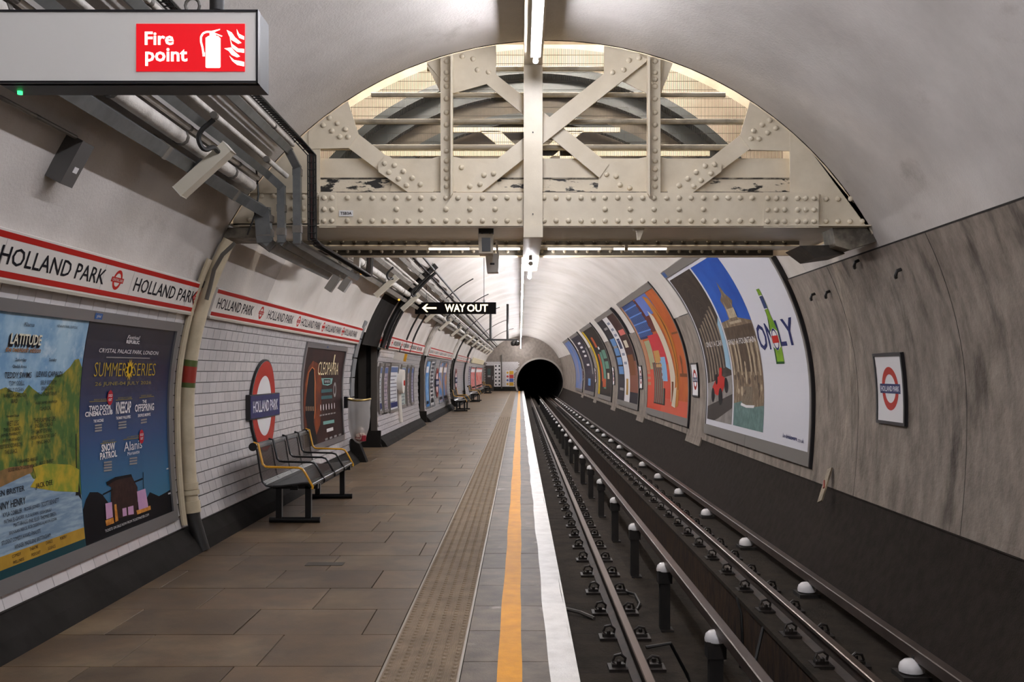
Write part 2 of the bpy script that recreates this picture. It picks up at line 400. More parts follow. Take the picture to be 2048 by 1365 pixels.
# ---------------------------------------------------------------- platform
fl = put('floor', None, None, 'brown paved platform floor', None, None, 'structure')
MB().box(-3.0, .16, YN, YE, -.9, -.035).build('platform_body', joint_m, fl)
MB().box(-3.0, -.715, 38, YE, -.036, -.001).build('paving_field', slab_mf, fl)
def slab(x0, x1, y0, y1, z=0.0, name='paving_slab', mat=slab_m, t=.035):
    g = .0035; e = .0012
    mb = MB(); x0 += g; x1 -= g; y0 += g; y1 -= g
    mb.add([(x0,y0,z-t),(x1,y0,z-t),(x1,y1,z-t),(x0,y1,z-t),(x0,y0,z-e),(x1,y0,z-e),(x1,y1,z-e),(x0,y1,z-e),(x0+e,y0+e,z),(x1-e,y0+e,z),(x1-e,y1-e,z),(x0+e,y1-e,z)],
           [(8,9,10,11),(4,5,9,8),(5,6,10,9),(6,7,11,10),(7,4,8,11),(0,1,5,4),(1,2,6,5),(2,3,7,6),(3,0,4,7)])
    return mb.build(name, mat, fl)
y = 5.23-.632*3; r = 0
offs = [-1.63, -1.96, -1.45, -2.1, -1.7, -1.33, -1.86, -1.52]
while y < 38:
    x = offs[r % 8]+random.uniform(-.06, .06)
    while x > -2.74: x -= .758
    while x < -.73:
        a = max(x, -2.80); b = min(x+.758, -.722)
        if -.722-b < .12: b = -.722
        if b-a > .02: slab(a, b, y, y+.632, random.uniform(-.0012, .0012))
        x = x+.758 if b < -.73 else 0
    y += .632; r += 1
# tactile strip: ribbed paving with six rows of studs
TX0, TX1 = -.718, -.305
y = 3.4; mb = MB()
MB().box(TX0+.004, TX1-.004, 3.0, YE, -.03, .001).build('tactile_strip', tact_m, fl)
rb = MB(); n = 46
for i in range(n):
    x = TX0+.02+(TX1-TX0-.04)*i/(n-1); rb.add([(x-.0028,3.5,.001),(x,3.5,.004),(x+.0028,3.5,.001),(x-.0028,YE,.001),(x,YE,.004),(x+.0028,YE,.001)], [(0,1,4,3),(1,2,5,4)])
rb.build('tactile_ribs', tact_m, fl, kind='stuff')
sm = MB(); 
for c in range(6):
    x = TX0+.035+(TX1-TX0-.07)*c/5; y = 4.6+(.0 if c % 2 else .033)
    while y < 34:
        vs = [(x, y, .010)]; 
        for rr, zz in ((.010, .009), (.016, .001)):
            vs += [(x+rr*math.cos(k*PI/4), y+rr*math.sin(k*PI/4), zz) for k in range(8)]
        sm.add(vs, [(0, 1+k, 1+(k+1) % 8) for k in range(8)]+[(1+k, 9+k, 9+(k+1) % 8, 1+(k+1) % 8) for k in range(8)]); y += .066
sm.build('tactile_studs', tact_m, fl, smooth=True, kind='stuff')
mb = MB()
for x in (TX0, TX1-.012): mb.box(x, x+.012, 3.0, YE, -.02, .004)
mb.build('tactile_border', M('worn_border', '#94897c', .5), fl)
# coping slabs, yellow line and white edge
y = 5.32-.633*3
while y < 40:
    j = random.uniform(-.006, .006)
    slab(TX1, .296+j, y, y+.633, random.uniform(-.001, .001), 'coping_slab', edge_m, .07); y += .633
MB().box(TX1+.003, .294, y, YE, -.07, 0).build('coping_field', edge_mf, fl)
def ribbon(x0, x1, z, wob, mat, name, ye=YE):
    Ys = lsp(3.2, 40, 240)+[ye]; vs = []; fs = []
    for Yv in Ys:
        w0 = wob*(math.sin(Yv*1.7)+.6*math.sin(Yv*4.3+1)); w1 = wob*(math.sin(Yv*1.3+2)+.6*math.sin(Yv*5.1))
        vs += [(x0+w0, Yv, z), (x1+w1, Yv, z)]
    for i in range(len(Ys)-1): fs.append((2*i, 2*i+1, 2*i+3, 2*i+2))
    return MB().add(vs, fs).build(name, mat, fl)
ribbon(-.118, .008, .0028, .003, yellow_m, 'yellow_line')
ribbon(.152, .290, .0028, .004, white_m, 'white_edge_line')
MB().box(.2885, .3015, 3, YE, -.06, .0015).build('edge_nosing', white_m, fl)

# ---------------------------------------------------------------- track bed
tb = put('track_bed', None, None, 'grimy concrete track bed with a pit between the rails', None, None, 'structure')
MB().box(.16, 1.20, YN, 130, -1.4, -.66).build('rail_ledge', bed_m, tb)
MB().box(1.20, 2.12, YN, 130, -1.5, -1.27).build('pit_floor', bed_m, tb)
MB().box(2.12, 3.05, YN, 130, -1.5, -.64).build('rail_ledge', bed_m, tb)
MB().box(2.112, 2.121, YN, 130, -1.27, -.66).build('pit_face', pitwall_m, tb)
MB().box(2.10, 2.19, YN, 130, -.665, -.625).build('kerb', bed_m, tb)
MB().box(.155, .165, YN, YE, -.66, -.07).build('platform_face', M('platform_riser', '#23201d', .9), tb)
mb = MB()
for i in range(70):
    yy = 6.2+i*1.1; mb.box(.25+random.random()*.02, 1.16, yy, yy+.006, -.6605, -.6585)
mb.build('bed_joint', joint_m, tb)
# end wall with the running-tunnel portal
def disc_with_hole():
    cx, cz, r = 1.60, .69, 1.86; n = 64; vs = []; fs = []
    for i in range(n):
        a = 2*PI*i/n; d = Vector((math.cos(a), 0, math.sin(a)))
        vs.append((cx+d.x*r, YE, cz+d.z*r))
        ox, oz = cx-CX, cz-CZ; bq = d.x*ox+d.z*oz; cq = ox*ox+oz*oz-(R+.05)**2; t = -bq+math.sqrt(bq*bq-cq)
        vs.append((cx+d.x*t, YE, cz+d.z*t))
    for i in range(n): j = (i+1) % n; fs.append((2*i, 2*i+1, 2*j+1, 2*j))
    return MB().add(vs, fs)
ew = put('wall_end', None, None, 'end wall with the running tunnel mouth', None, None, 'structure')
disc_with_hole().build('plaster_face', M('end_plaster', '#8f857c', .7, col2='#7a7168', scale=5, bump=.3), ew)
mb = MB(); n = 40
for i in range(n):
    a0 = PI*(-.12+1.24*i/n); a1 = PI*(-.12+1.24*(i+1)/n); q = []
    for a in (a0, a1):
        for r in (1.86, 2.0): q += [(1.6+r*math.cos(a), YE-.08, .69+r*math.sin(a)), (1.6+r*math.cos(a), YE+.02, .69+r*math.sin(a))]
    mb.add(q, [(0,2,6,4),(2,3,7,6),(0,4,5,1)])
mb.build('portal_ring', M('portal_ring', '#a39b92', .6), ew, smooth=True)
mb = MB(); vs = []; fs = []; n = 40
for yy in (YE, 130):
    for i in range(n): a = 2*PI*i/n; vs.append((1.6+1.86*math.cos(a), yy, .69+1.86*math.sin(a)))
for i in range(n): fs.append((i, (i+1) % n, n+(i+1) % n, n+i))
mb.add(vs, fs); mb.build('running_tunnel', M('soot', '#0d0c0b', .95), ew, smooth=True)
MB().box(-1.3, 4.6, 129.5, 130, -2, 3.5).build('tunnel_dark', MATS['soot'], ew)
# white tiled part of the end wall beside the portal
mb = MB()
for c in range(20):
    z = .35+c*.1
    for i in range(16):
        x = -2.85+(.1 if c % 2 else 0)+i*.2
        if (x+.1-CX)**2+(z-CZ)**2 < (R-.1)**2 and x+.2 < -.02+max(0, .0) and ((x+.2-1.6)**2+(z-.69)**2) > 2.04**2 and not (-2.8 < x < -1.95 and z < 2.05):
            mb.box(x+.002, x+.198, YE-.02, YE, z+.002, z+.098)
mb.build('tile_field', tile_mf, ew, kind='stuff')
MB().box(-2.75, -.05, YE-.03, YE, 0, .35).build('skirting', black_wall, ew)
bk = MB(); n = 40
bk.add([(CX+R*1.02*math.cos(2*PI*i/n), YN, CZ+R*1.02*math.sin(2*PI*i/n)) for i in range(n)], [tuple(range(n))])
bk.build('wall_back', plaster, None, kind='structure', label='plaster wall closing the tunnel behind the viewer')
# side passages through the left wall
for k, (a, b) in enumerate(OPEN):
    ps = put('wall_passage', None, None, 'dark side passage off the platform', None, None, 'structure')
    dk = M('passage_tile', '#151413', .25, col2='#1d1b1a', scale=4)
    MB().box(-6.5, -2.7, a, b, -.05, -.002).build('passage_floor', slab_mf, ps)
    MB().box(-6.5, -2.90, a, b, 2.12, 2.2).build('passage_ceiling', black_wall, ps)
    MB().box(-6.6, -6.5, a, b, 0, 2.2).build('passage_end', black_wall, ps)
    MB().box(-6.5, -2.97, a-.02, a, 0, 2.2).build('near_jamb', black_wall, ps)
    MB().box(-6.5, -3.12, b, b+.02, 0, 2.2).build('far_jamb', black_wall, ps)
    for i in range(7): MB().box(-3.16, -3.06, b-.012, b+.01, .02+i*.3, .312+i*.3).build('tile', dk, ps)
    MB().box(-3.32, -3.16, b-.02, b+.01, 0, 2.1).build('steel_strip', M('brushed_jamb', '#4a4642', .35, metal=.5), ps)
    MB().box(-3.06, -2.93, b-.03, b+.03, 0, 2.1).build('steel_corner', M('steel_corner', '#7a746d', .3, metal=.6), ps)
    MB().box(-3.32, -2.86, b-.04, b+.05, 0, .34).build('plinth', black_wall, ps)
# grey stone quoins at the first passage
qn = put('trim_1', None, None, 'grey block surround of the first side passage', None, None, 'structure')
s = -.82
while s < 1.0:
    MB().panel('L', 17.36, 17.70, (s+.01)/R, (s+.34)/R, -.02, .035, 3).build('quoin_block', M('grey_quoin', '#6d7072', .5, rand=.12, col2='#5c5f61', scale=6), qn); s += .35
# ---------------------------------------------------------------- the riveted girder
gd = thing('riveted_girder', 'cream riveted steel truss girder spanning the tunnel roof', 'girder', (.25, YG, 2.8))
rv_me = MB().lathe([(.024, .0), (.0235, -.006), (.018, -.015), (.009, -.020), (.002, -.021)], n=10, axis='Y').mesh('rivet', cream_m, True)
rv_dark = MB().lathe([(.020, .0), (.019, -.006), (.014, -.013), (.004, -.017)], n=8, axis='Y').mesh('rivet', M('grimy_rivet', '#8b8271', .4), True)
def rivets(parent, pts, Y, me=None):
    for x, y in pts: put('rivet', me or rv_me, parent, loc=P(x, y, Y))
def gp(name, pts, Y, t, rv=(), mat=None):
    o = MB().plate(pts, Y, t).build(name, mat or cream_m, gd); rivets(o, rv, Y); return o
def circ(x):                                                     # tunnel outline at the girder, pixel row for column x
    k = F/YG; dx = (x-VX)/k-CX
    return VY-(CZ+math.sqrt(max(0, (R-.012)**2-dx*dx))-H)*k
def under(x0, x1, n=8): return [(x, circ(x)) for x in lsp(x0, x1, n)]
TOPX = [695,720,745,768,793,818,842,867,892,916,940,965,990,1014,1039,1088,1112,1137,1162,1186,1210,1235,1260,1285,1308,1333,1358,1382,1407,1431,1456,1480,1504]
MIDX = [793,842,892,940,990,1210,1260,1308,1358,1407]
ch = gp('bottom_chord', [(640,385),(1637,385),(1637,455),(640,455)], 8.66, .05, [(x, 396) for x in TOPX]+[(x, 419) for x in MIDX]+[(x, 442) for x in TOPX])
gp('splice_plate', [(638,384.5),(672,384.5),(672,455.5),(638,455.5)], 8.65, .011, [(x, y) for x in (648, 664) for y in (396, 419, 442)])
gp('splice_plate', [(1527,384.5),(1637.5,384.5),(1637.5,455.5),(1527,455.5)], 8.65, .011, [(x, y) for x in (1535,1552.6,1569,1595,1611,1628) for y in (397, 420, 443)])
gp('end_plate', [(1580,383)]+[(1580, circ(1580))]+under(1581, 1745)+[(1748,455),(1580,455)], 8.70, .02, [(1652,398),(1676,398),(1701,398),(1652,443),(1676,443),(1700,443),(1724,443)])
gp('end_plate', [(640,262)]+list(reversed(under(466, 640)))+[(466,455),(640,455)], 8.72, .02,
   [(523,392),(548,392),(587,394),(607,394),(587,417),(607,417),(587,440),(607,440),(500,440),(523,417)])
gp('stiffener', [(636,384),(470,384),(470,386.5),(636,386.5)], 8.70, .03)
gp('web_strip', [(640,317),(1580,317),(1580,358),(640,358)], 8.79, .012)
gp('flaking_flange', [(640,357),(1580,357),(1580,386),(640,386)], 8.755, .03, (), cream_dirty)
for y0_, y1_ in ((355.5, 358.5), (383.5, 386.0)): gp('grime_shade_line', [(640,y0_),(1580,y0_),(1580,y1_),(640,y1_)], 8.75 if y0_ < 370 else 8.735, .004, (), M('grimy_gap_shade', '#3a342b', .8, col2='#8f8573', scale=9, lo=.45, hi=.6))  # dark strips paint in grime and the shadow gaps along the flange edges
# bottom gussets
gp('gusset', [(790,340),(877,313),(905,313),(985,330),(1000,384),(780,384)], 8.735, .012, [(923,335)])
gp('gusset', [(1198,355),(1215,327),(1295,314),(1320,314),(1396,330),(1410,384),(1195,384)], 8.735, .012, [(1213,349),(1232,353),(1240,370),(1259,376)])
# gussets under the vault
gp('gusset', [(697,296),(617,298)]+under(617, 696)+[(717,268)], 8.71, .012, [(659,236),(646.5,251),(675,247),(664,262),(691,259),(680,274),(696,274)])
gp('gusset', [(1580,302),(1502,300),(1480,270)]+under(1500, 1580), 8.71, .012, [(1539,241),(1524,250),(1551.6,256),(1507,262),(1535,266),(1502,277),(1518,278)])
gp('gusset', [(905,187)]+under(853, 992)+[(992,150),(973,168)], 8.735, .012, [(925,113),(946.5,118),(955,140),(977,144)])
gp('gusset', [(880,183),(853,129),(856,127),(881,118)], 8.745, .012)
gp('gusset', [(1208,150)]+under(1208, 1346)+[(1322,187),(1296,188),(1240,160)], 8.735, .012)
# diagonals
gp('diagonal', [(697,296),(717,268),(800,333),(780,358)], 8.722, .014)
gp('diagonal_splice', [(757,344),(756,330),(772,311),(778,312),(869,379),(866,384),(815,384)], 8.695, .014, [(769,327),(789,331),(778,345),(807,343),(797,358),(824.5,356.6),(813,371),(841,369)])
gp('diagonal', [(1500,298),(1480,270),(1400,333),(1420,358)], 8.722, .014)
gp('diagonal_splice', [(1443,343),(1443,328),(1427,314),(1418,317),(1333,380),(1336,385),(1386,385)], 8.695, .014, [(1429,329),(1410,332),(1422,347),(1392,345),(1402,361),(1375,358),(1387,373),(1358,371)])
gp('cross_diagonal', [(973,168),(992,149),(1218,328),(1199,356)], 8.725, .014)
gp('main_diagonal', [(912,384),(1262,104),(1272,104),(1294,118),(1292,124),(964,384)], 8.69, .03, [(968,350.5),(987,347.5),(940,373),(960,369),(1258,121),(1278,116),(1225,145),(1247,140)])
vs_ = [123,145,159,173,198,225,250,277,302,322,339,357,373]
gp('vertical_post', [(881,386)]+under(881, 904, 2)+[(904,386)], 8.675, .02, [(893, y) for y in vs_])
gp('post_fin', [(901,393)]+under(901, 905, 1)+[(905,386)], 8.60, .09)
gp('vertical_post', [(1298,386)]+under(1298, 1321, 2)+[(1321,386)], 8.675, .02, [(1310, y) for y in vs_])
gp('post_fin', [(1296,386)]+under(1296, 1300, 1)+[(1300,393)], 8.60, .09)
lp = MB().box(*[0]*6) if False else MB().plate([(678,421),(706,421),(706,433),(678,433)], 8.652, .006)
pl = lp.build('code_plate', M('code_plate', '#e4e2de', .6, spec=.1), gd, label='small white plate lettered TSB3A')
pr = Print(flat_fn(P(692, 427, 8.651), (1,0,0), (0,0,1)), 0); pr.text('TSB3A', 0, 0, .026, c_black, 1, bold=.02); pr.build(pl)
# grille of thin wires behind the truss, with four round rails
gr = thing('wire_grille', 'fine wire grille with four round rails behind the truss', 'grille', (.25, 8.88, 3.0))
mb = MB(); Yg = 8.86; x = -1.84
while x < 2.34:
    zt = CZ+math.sqrt(max(.01, (R-.02)**2-(x-CX)**2)); zt = min(zt, 4.43)
    if zt > 3.42: mb.box(x-.0020, x+.0020, Yg, Yg+.003, 3.38, zt)
    x += .0118
z = 3.44
while z < 4.40:
    hw = math.sqrt((R-.02)**2-(z-CZ)**2); hw = min(hw, 2.1); mb.box(CX-hw, CX+hw, Yg-.003, Yg, z-.0018, z+.0018); z += .0775
mb.build('wire_mesh', wire_m, gr, kind='stuff')
for yv, r in ((138, .022), (190, .022), (243, .024), (295, .026)):
    z = P(0, yv, 8.82).z; hw = math.sqrt((R-.02)**2-(z-CZ)**2)-.03; hw = min(hw, 2.05)
    MB().tube([(CX-hw, 8.82, z), (CX+hw, 8.82, z)], r, 10).build('rail', M('grimy_cream', '#9a917f', .4, col2='#5d564a', scale=4, lo=.5, hi=.75), gr, smooth=True)
# chamber behind the grille: lit cream headwall, dark arch ribs
hw_ = put('wall_headwall', None, None, 'cream headwall above the far tunnel behind the grille', None, None, 'structure')
cr2 = M('lit_headwall', '#d3c6b4', .6, col2='#b8aa97', scale=2.2, lo=.4, hi=.7)
MB().box(-3.6, 4.1, YB, YB+.05, 2.83, 5.2).build('face', cr2, hw_)
MB().box(-3.6, 4.1, YG+.04, YB, 5.15, 5.2).build('roof', cr2, hw_)
MB().box(-3.65, -3.6, YG+.04, YB, 2.83, 5.2).build('side', cr2, hw_); MB().box(4.1, 4.15, YG+.04, YB, 2.83, 5.2).build('side', cr2, hw_)
mb = MB(); n = 40; vs = []
for i in range(n+1):
    a = math.pi*(.08+.84*i/n); vs += [surf('R', YG+.02, a, 0), (CX+3.95*math.cos(a), YG+.02, CZ+3.95*math.sin(a)+.02)]
mb.add(vs, [(2*i, 2*i+2, 2*i+3, 2*i+1) for i in range(n)]); mb.build('front_closing', black_wall, hw_)
def rib(r0, r1, y0, y1, cx, cz, a0, a1, mat, parent, name='arch_rib', n=40):
    mb = MB(); vs = []; fs = []
    for i in range(n+1):
        a = math.pi*(a0+(a1-a0)*i/n); c, s = math.cos(a), math.sin(a)
        vs += [(cx+r0*c, y0, cz+r0*s), (cx+r1*c, y0, cz+r1*s), (cx+r1*c, y1, cz+r1*s), (cx+r0*c, y1, cz+r0*s)]
    for i in range(n):
        for k in range(4): fs.append((4*i+k, 4*i+(k+1) % 4, 4*i+4+(k+1) % 4, 4*i+4+k))
    return mb.add(vs, fs).build(name, mat, parent, smooth=True)
dkr = M('dark_rib_steel', '#3b4042', .35, metal=.3)
rib(2.62, 2.84, 10.5, 10.6, .16, 1.86, .145, .855, dkr, hw_)
rib(2.78, 2.86, 10.30, 10.5, .16, 1.86, .145, .855, dkr, hw_)
rib(2.30, 2.40, 10.40, 10.5, .16, 1.86, .145, .855, dkr, hw_)
vs = [(.16+2.7*math.cos(math.pi*i/30), 10.62, 1.86+2.7*math.sin(math.pi*i/30)) for i in range(31)]
MB().prism([v for v in vs if v[2] > 2.9], (0, .02, 0)).build('dark_plate', M('brown_plate', '#5f564a', .6, col2='#463f36', scale=3), hw_)
for pts in ([(960,262),(1030,318),(1062,318),(1000,262)], [(1168,262),(1098,318),(1066,318),(1128,262)], [(720,300),(1420,300),(1420,312),(720,312)], [(900,255),(1240,255),(1240,264),(900,264)], [(1120,298),(1165,298),(1165,318),(1120,318)]):
    MB().plate(pts, 10.2, .03).build('back_bracing', cream_m, hw_)
# soffit and the cross beams under the girder
sf = thing('girder_soffit', 'cream soffit plates and sooty riveted cross beams under the girder', 'soffit', (.25, 9.8, 2.82))
MB().box(-2.55, 3.08, 8.72, 9.78, 2.835, 2.85).build('soffit_plate', cream_m, sf)
MB().box(-2.55, 3.08, 9.95, 10.80, 2.87, 2.885).build('soffit_plate', cream_m, sf)
MB().box(-2.45, 3.05, 8.645, 8.80, 2.817, 2.828).build('bottom_flange', cream_m, sf)
for y0, y1, zb, zt, rv in ((9.80, 9.94, 2.80, 2.87, 202), (10.82, 10.93, 2.815, 2.90, 183)):
    b_ = MB().box(-2.4, 2.75, y0, y0+.02, zb, zt).build('cross_beam', sooty_m, sf)
    MB().box(-2.4, 2.75, y0, y1, zb-.012, zb).build('beam_flange', cream_m, sf)
    n = 38
    for i in range(n): put('rivet', rv_dark, b_, loc=(-2.0+4.6*i/(n-1), y0, (zb+zt)/2))
for i, x0 in enumerate((-.95, -.42, .29, .98)):
    MB().tube([(x0, 10.4, 2.845), (x0+(.42 if i < 2 else .55), 10.4, 2.845)], .022, 8).build('light_strip', tube_soffit, sf, smooth=True)
# stepped plates where the girder meets the walls
MB().plate([(1665,456),(1745,456),(1762,480),(1700,500),(1672,492)], 8.72, .3).build('bearing_block', M('sooty_cream', '#8b8373', .6, col2='#4b453c', scale=6), sf)
MB().plate([(1600,492),(1672,490),(1690,508),(1632,516)], 8.9, .5).build('bearing_block', sooty_m, sf)
MB().plate([(455,456),(520,456),(520,476),(446,476)], 8.68, .4).build('bearing_block', MATS['sooty_cream'], sf)
# ---------------------------------------------------------------- cable ducts on the left of the ceiling
def route(name, label, pts, w, h, mat, up=None, cat='duct', parts=None):
    t = thing(name, label, cat, pts[0])
    for a, b in zip(pts, pts[1:]):
        a = Vector(a); b = Vector(b); d = (b-a).normalized(); e = d*(min(w, h)*.25)
        u = Vector((.6, 0, .8)) if abs(d.y) > .8 else Vector((0, 1, 0))
        if abs(d.y) > .8: u = u if up is None else Vector(up)
        MB().bar(a-e, b+e, w if abs(d.y) > .8 else w, h, u).build('duct_length', mat, t)
    return t
def coll(t, p, d, w, h, mat):
    d = Vector(d).normalized(); p = Vector(p); MB().bar(p-d*.03, p+d*.03, w, h, Vector((.6,0,.8)) if abs(d.y) > .8 else Vector((0,1,0))).build('joint_cover', mat, t)
yA, yZ = -2.0, 8.50
dA = route('cable_duct', 'wide grey cable duct low on the left ceiling, dropping beside the girder', [(-2.30,yA,2.985),(-2.30,8.25,2.985),(-2.20,8.50,2.93),(-2.185,8.53,2.68),(-2.185,8.60,2.655),(-2.185,11.2,2.655)], .125, .085, steel_grey)
for y in (6.35, 7.9): coll(dA, (-2.30,y,2.985), (0,1,0), .135, .095, dirty_grey)
for z in (2.74, 2.86): coll(dA, (-2.186,8.53,z), (0,0,1), .135, .095, dirty_grey)
dB = route('cable_duct', 'middle grey cable duct dropping in front of the girder end', [(-2.13,yA,3.215),(-2.13,8.40,3.215),(-2.042,8.52,3.13),(-2.042,8.53,2.67),(-2.042,8.6,2.66),(-2.042,11.5,2.66)], .064, .06, steel_grey)
for z in (2.75, 2.95): coll(dB, (-2.042,8.53,z), (0,0,1), .074, .07, dirty_grey)
dC = route('cable_duct', 'thin grey cable duct dropping nearest the girder rivets', [(-1.955,yA,3.425),(-1.955,8.38,3.425),(-1.907,8.52,3.30),(-1.907,8.53,2.66),(-1.907,8.6,2.655),(-1.907,11.6,2.655)], .064, .06, steel_grey)
for z in (2.77, 3.26): coll(dC, (-1.907,8.53,z), (0,0,1), .074, .07, dirty_grey)
# far runs of the same ducts
for (x, z, w, lab) in ((-2.30, 2.985, .13, 'wide dusty cable duct along the far left ceiling, lowest of the row'), (-2.12, 3.235, .08, 'middle dusty cable duct along the far left ceiling'), (-1.955, 3.43, .07, 'uppermost dusty cable duct along the far left ceiling')):
    t = route('cable_duct', lab, [(x+.1,11.3,2.70),(x,12.2,z),(x,79.0,z)], w, .07, dirty_grey)
    for i in range(10): coll(t, (x,14+i*5.1,z), (0,1,0), w+.012, .08, steel_grey)
# cable ladder with black cables
ld = thing('cable_ladder', 'black cable ladder carrying cables down beside the girder plate', 'cable ladder', (-1.78,8.5,2.7))
lp_ = [(-1.88,yA,3.515),(-1.88,8.36,3.515),(-1.778,8.50,3.40),(-1.778,8.52,2.68),(-1.76,8.7,2.65),(-1.76,11.6,2.66),(-1.84,12.4,3.50),(-1.84,79,3.50)]
for sgn in (-1, 1):
    pts = [Vector(p)+(Vector((.035*sgn,0,0.0))) for p in lp_]; MB().tube(pts, .006, 5).build('side_rail', cable_m, ld)
mb = MB()
for a, b in zip(lp_, lp_[1:]):
    a = Vector(a); b = Vector(b); L_ = (b-a).length; n = min(int(L_/.06), 260)
    for i in range(n): p = a+(b-a)*(i/n); mb.bar(p-Vector((.035,0,0)), p+Vector((.035,0,0)), .006, .006, (0,0,1) if abs((b-a).normalized().y) > .8 else (0,1,0))
mb.build('rungs', cable_m, ld, kind='stuff')
for i, (dx, m) in enumerate(((-.022, cable_m), (-.007, cable_red), (.008, cable_m), (.022, cable_grey))):
    MB().tube([Vector(p)+Vector((dx, .012, .016)) for p in lp_], .0075, 6).build('cable', m, ld, smooth=True)
# white lagged pipes and conduits between the ducts
def pipe(name, label, pts, r, mat, cat='pipe', n=10, bands=0):
    o = thing(name, label, cat, pts[0]); MB().tube(pts, r, n).build('run', mat, o, smooth=True)
    L0 = Vector(pts[0]); L1 = Vector(pts[-1])
    for i in range(bands):
        p = L0+(L1-L0)*((i+.5)/bands); d = (L1-L0).normalized(); MB().tube([p-d*.02, p+d*.02], r*1.12, n).build('clip', cable_grey, o, smooth=True)
    return o
pipe('lagged_pipe', 'white lagged pipe above the wide near duct', [(-2.245,yA,3.105),(-2.245,8.3,3.105)], .05, lag_m, bands=9)
pipe('conduit', 'thin pale conduit beside the white lagged near pipe', [(-2.185,yA,3.165),(-2.185,8.3,3.165)], .02, lag_m, bands=9)
pipe('conduit', 'white painted conduit on top of the middle near duct', [(-2.065,yA,3.285),(-2.065,8.35,3.285),(-1.99,8.5,3.22)], .022, lag_m, bands=8)
pipe('conduit', 'white painted conduit under the cable ladder', [(-1.905,yA,3.455),(-1.905,8.35,3.455)], .02, lag_m, bands=8)
pipe('lagged_pipe', 'white lagged pipe along the far left ceiling', [(-2.23,11.6,3.09),(-2.23,79,3.09)], .055, lag_m, bands=14)
pipe('conduit', 'white conduit between the far ducts', [(-2.05,11.9,3.30),(-2.05,79,3.30)], .025, lag_m, bands=14)
pipe('conduit', 'dark conduit highest on the far left ceiling', [(-1.73,12.5,3.60),(-1.73,79,3.60)], .022, cable_m, bands=14)
pipe('conduit', 'thin conduit feeding the grey junction box on the left wall', [tuple(surf('L', 2.0, 31*D2R, .05)), tuple(surf('L', 5.55, 31*D2R, .05))], .012, dirty_grey, bands=4)
# grey junction box on the wall
def wall_box(name, label, side, Y, s, off, ly, ls, dep, mat, cat, parent=None):
    m = tmat(side, Y, s/R, off); mb = MB().box(-ly/2, ly/2, -ls/2, ls/2, 0, dep); e = .006
    o = mb.build(name, mat, parent, label=label, cat=cat); o.matrix_basis = m; return o
jb = thing('junction_box', 'grey steel junction box with a small label, high on the left wall', 'box', tuple(surf('L', 5.62, 28.6*D2R)))
o = wall_box('casing', None, 'L', 5.62, 28.6*D2R*R, 0, .15, .27, .10, M('grey_box', '#4c4a48', .45), None); adopt(o, jb)
o = wall_box('label_plate', None, 'L', 5.63, 28.0*D2R*R, .1, .05, .035, .002, c_white, None); adopt(o, jb)
# white bar loudspeakers hung across the duct
sp_n = ['in front of the girder', 'first beyond the girder', 'second beyond the girder', 'third beyond the girder, above the WAY OUT sign', 'fourth beyond the girder', 'fifth beyond the girder', 'sixth beyond the girder', 'seventh beyond the girder', 'eighth beyond the girder', 'ninth beyond the girder', 'tenth beyond the girder', 'eleventh beyond the girder', 'twelfth beyond the girder', 'last before the end wall']
sp_y = [6.86, 16.2, 19.8, 24.6, 29.2, 34.2, 39, 43.8, 48.6, 53.4, 58.2, 63, 67.8, 72.6]
for i, (lab, Y) in enumerate(zip(sp_n, sp_y)):
    c = Vector((-2.215, Y, 2.985)); d = Vector((.74, 0, .67)); nrm = Vector((.67, 0, -.74))
    t = thing('bar_loudspeaker', 'white bar loudspeaker across the wide duct, '+lab, 'loudspeaker', tuple(c), 'bar loudspeakers')
    MB().bar(c-d*.23+nrm*.06, c+d*.23+nrm*.06, .11, .085, nrm).build('case', cream_box, t)
    for sg in (-1, 1): MB().bar(c+d*(.23*sg)+nrm*.06, c+d*((.235)*sg)+nrm*.06, .114, .09, nrm).build('end_plate', white_box, t)
    MB().bar(c-d*.04+nrm*.015, c+d*.04+nrm*.015, .05, .05, nrm).build('bracket', steel_grey, t)
    q = [c+d*.16+nrm*.05+Vector((0,-.06,0)), c+d*.17+nrm*.04+Vector((0,-.16,.0)), c+d*.10+nrm*.05+Vector((0,-.24,.0)), c+d*.12+nrm*(-.02)+Vector((0,-.28,.04)), c+d*.28-nrm*.03+Vector((0,-.26,.03))]
    if Y < 40:
        pts = []
        for k in range(13):
            tt = k/12*(len(q)-1); j = min(int(tt), len(q)-2); pts.append(q[j].lerp(q[j+1], tt-j))
        MB().tube(smooth(q, 3), .017, 7).build('flex_cable', cable_m, t, smooth=True)
# loose black cable at the left end of the girder
pipe('loose_cable', 'thin black cable hanging in front of the left end of the girder', [P(470,180,8.3),P(500,275,8.35),P(512,330,8.4),P(517,390,8.42),P(510,430,8.42),P(495,470,8.45)], .008, cable_m, 'cable', 6)
# small boxes under the ducts beyond the girder
for i, (px, py, lab) in enumerate(((668, 563, 'tall grey control box under the ducts just past the girder'), (690, 570, 'short grey control box beside the tall one past the girder'))):
    c = P(px, py, 12.6); t = thing('control_box', lab, 'box', tuple(c)); d = Vector((.55, 0, .83)); nn = Vector((.83, 0, -.55))
    MB().bar(c-d*(.14-.05*i), c+d*(.14-.05*i), .12, .09, nn).build('case', M('grey_case', '#8a8884', .5), t)
    MB().bar(c-d*.02-Vector((.0,.0,-.1)), c+d*.30, .03, .02, nn).build('bracket', steel_grey, t)
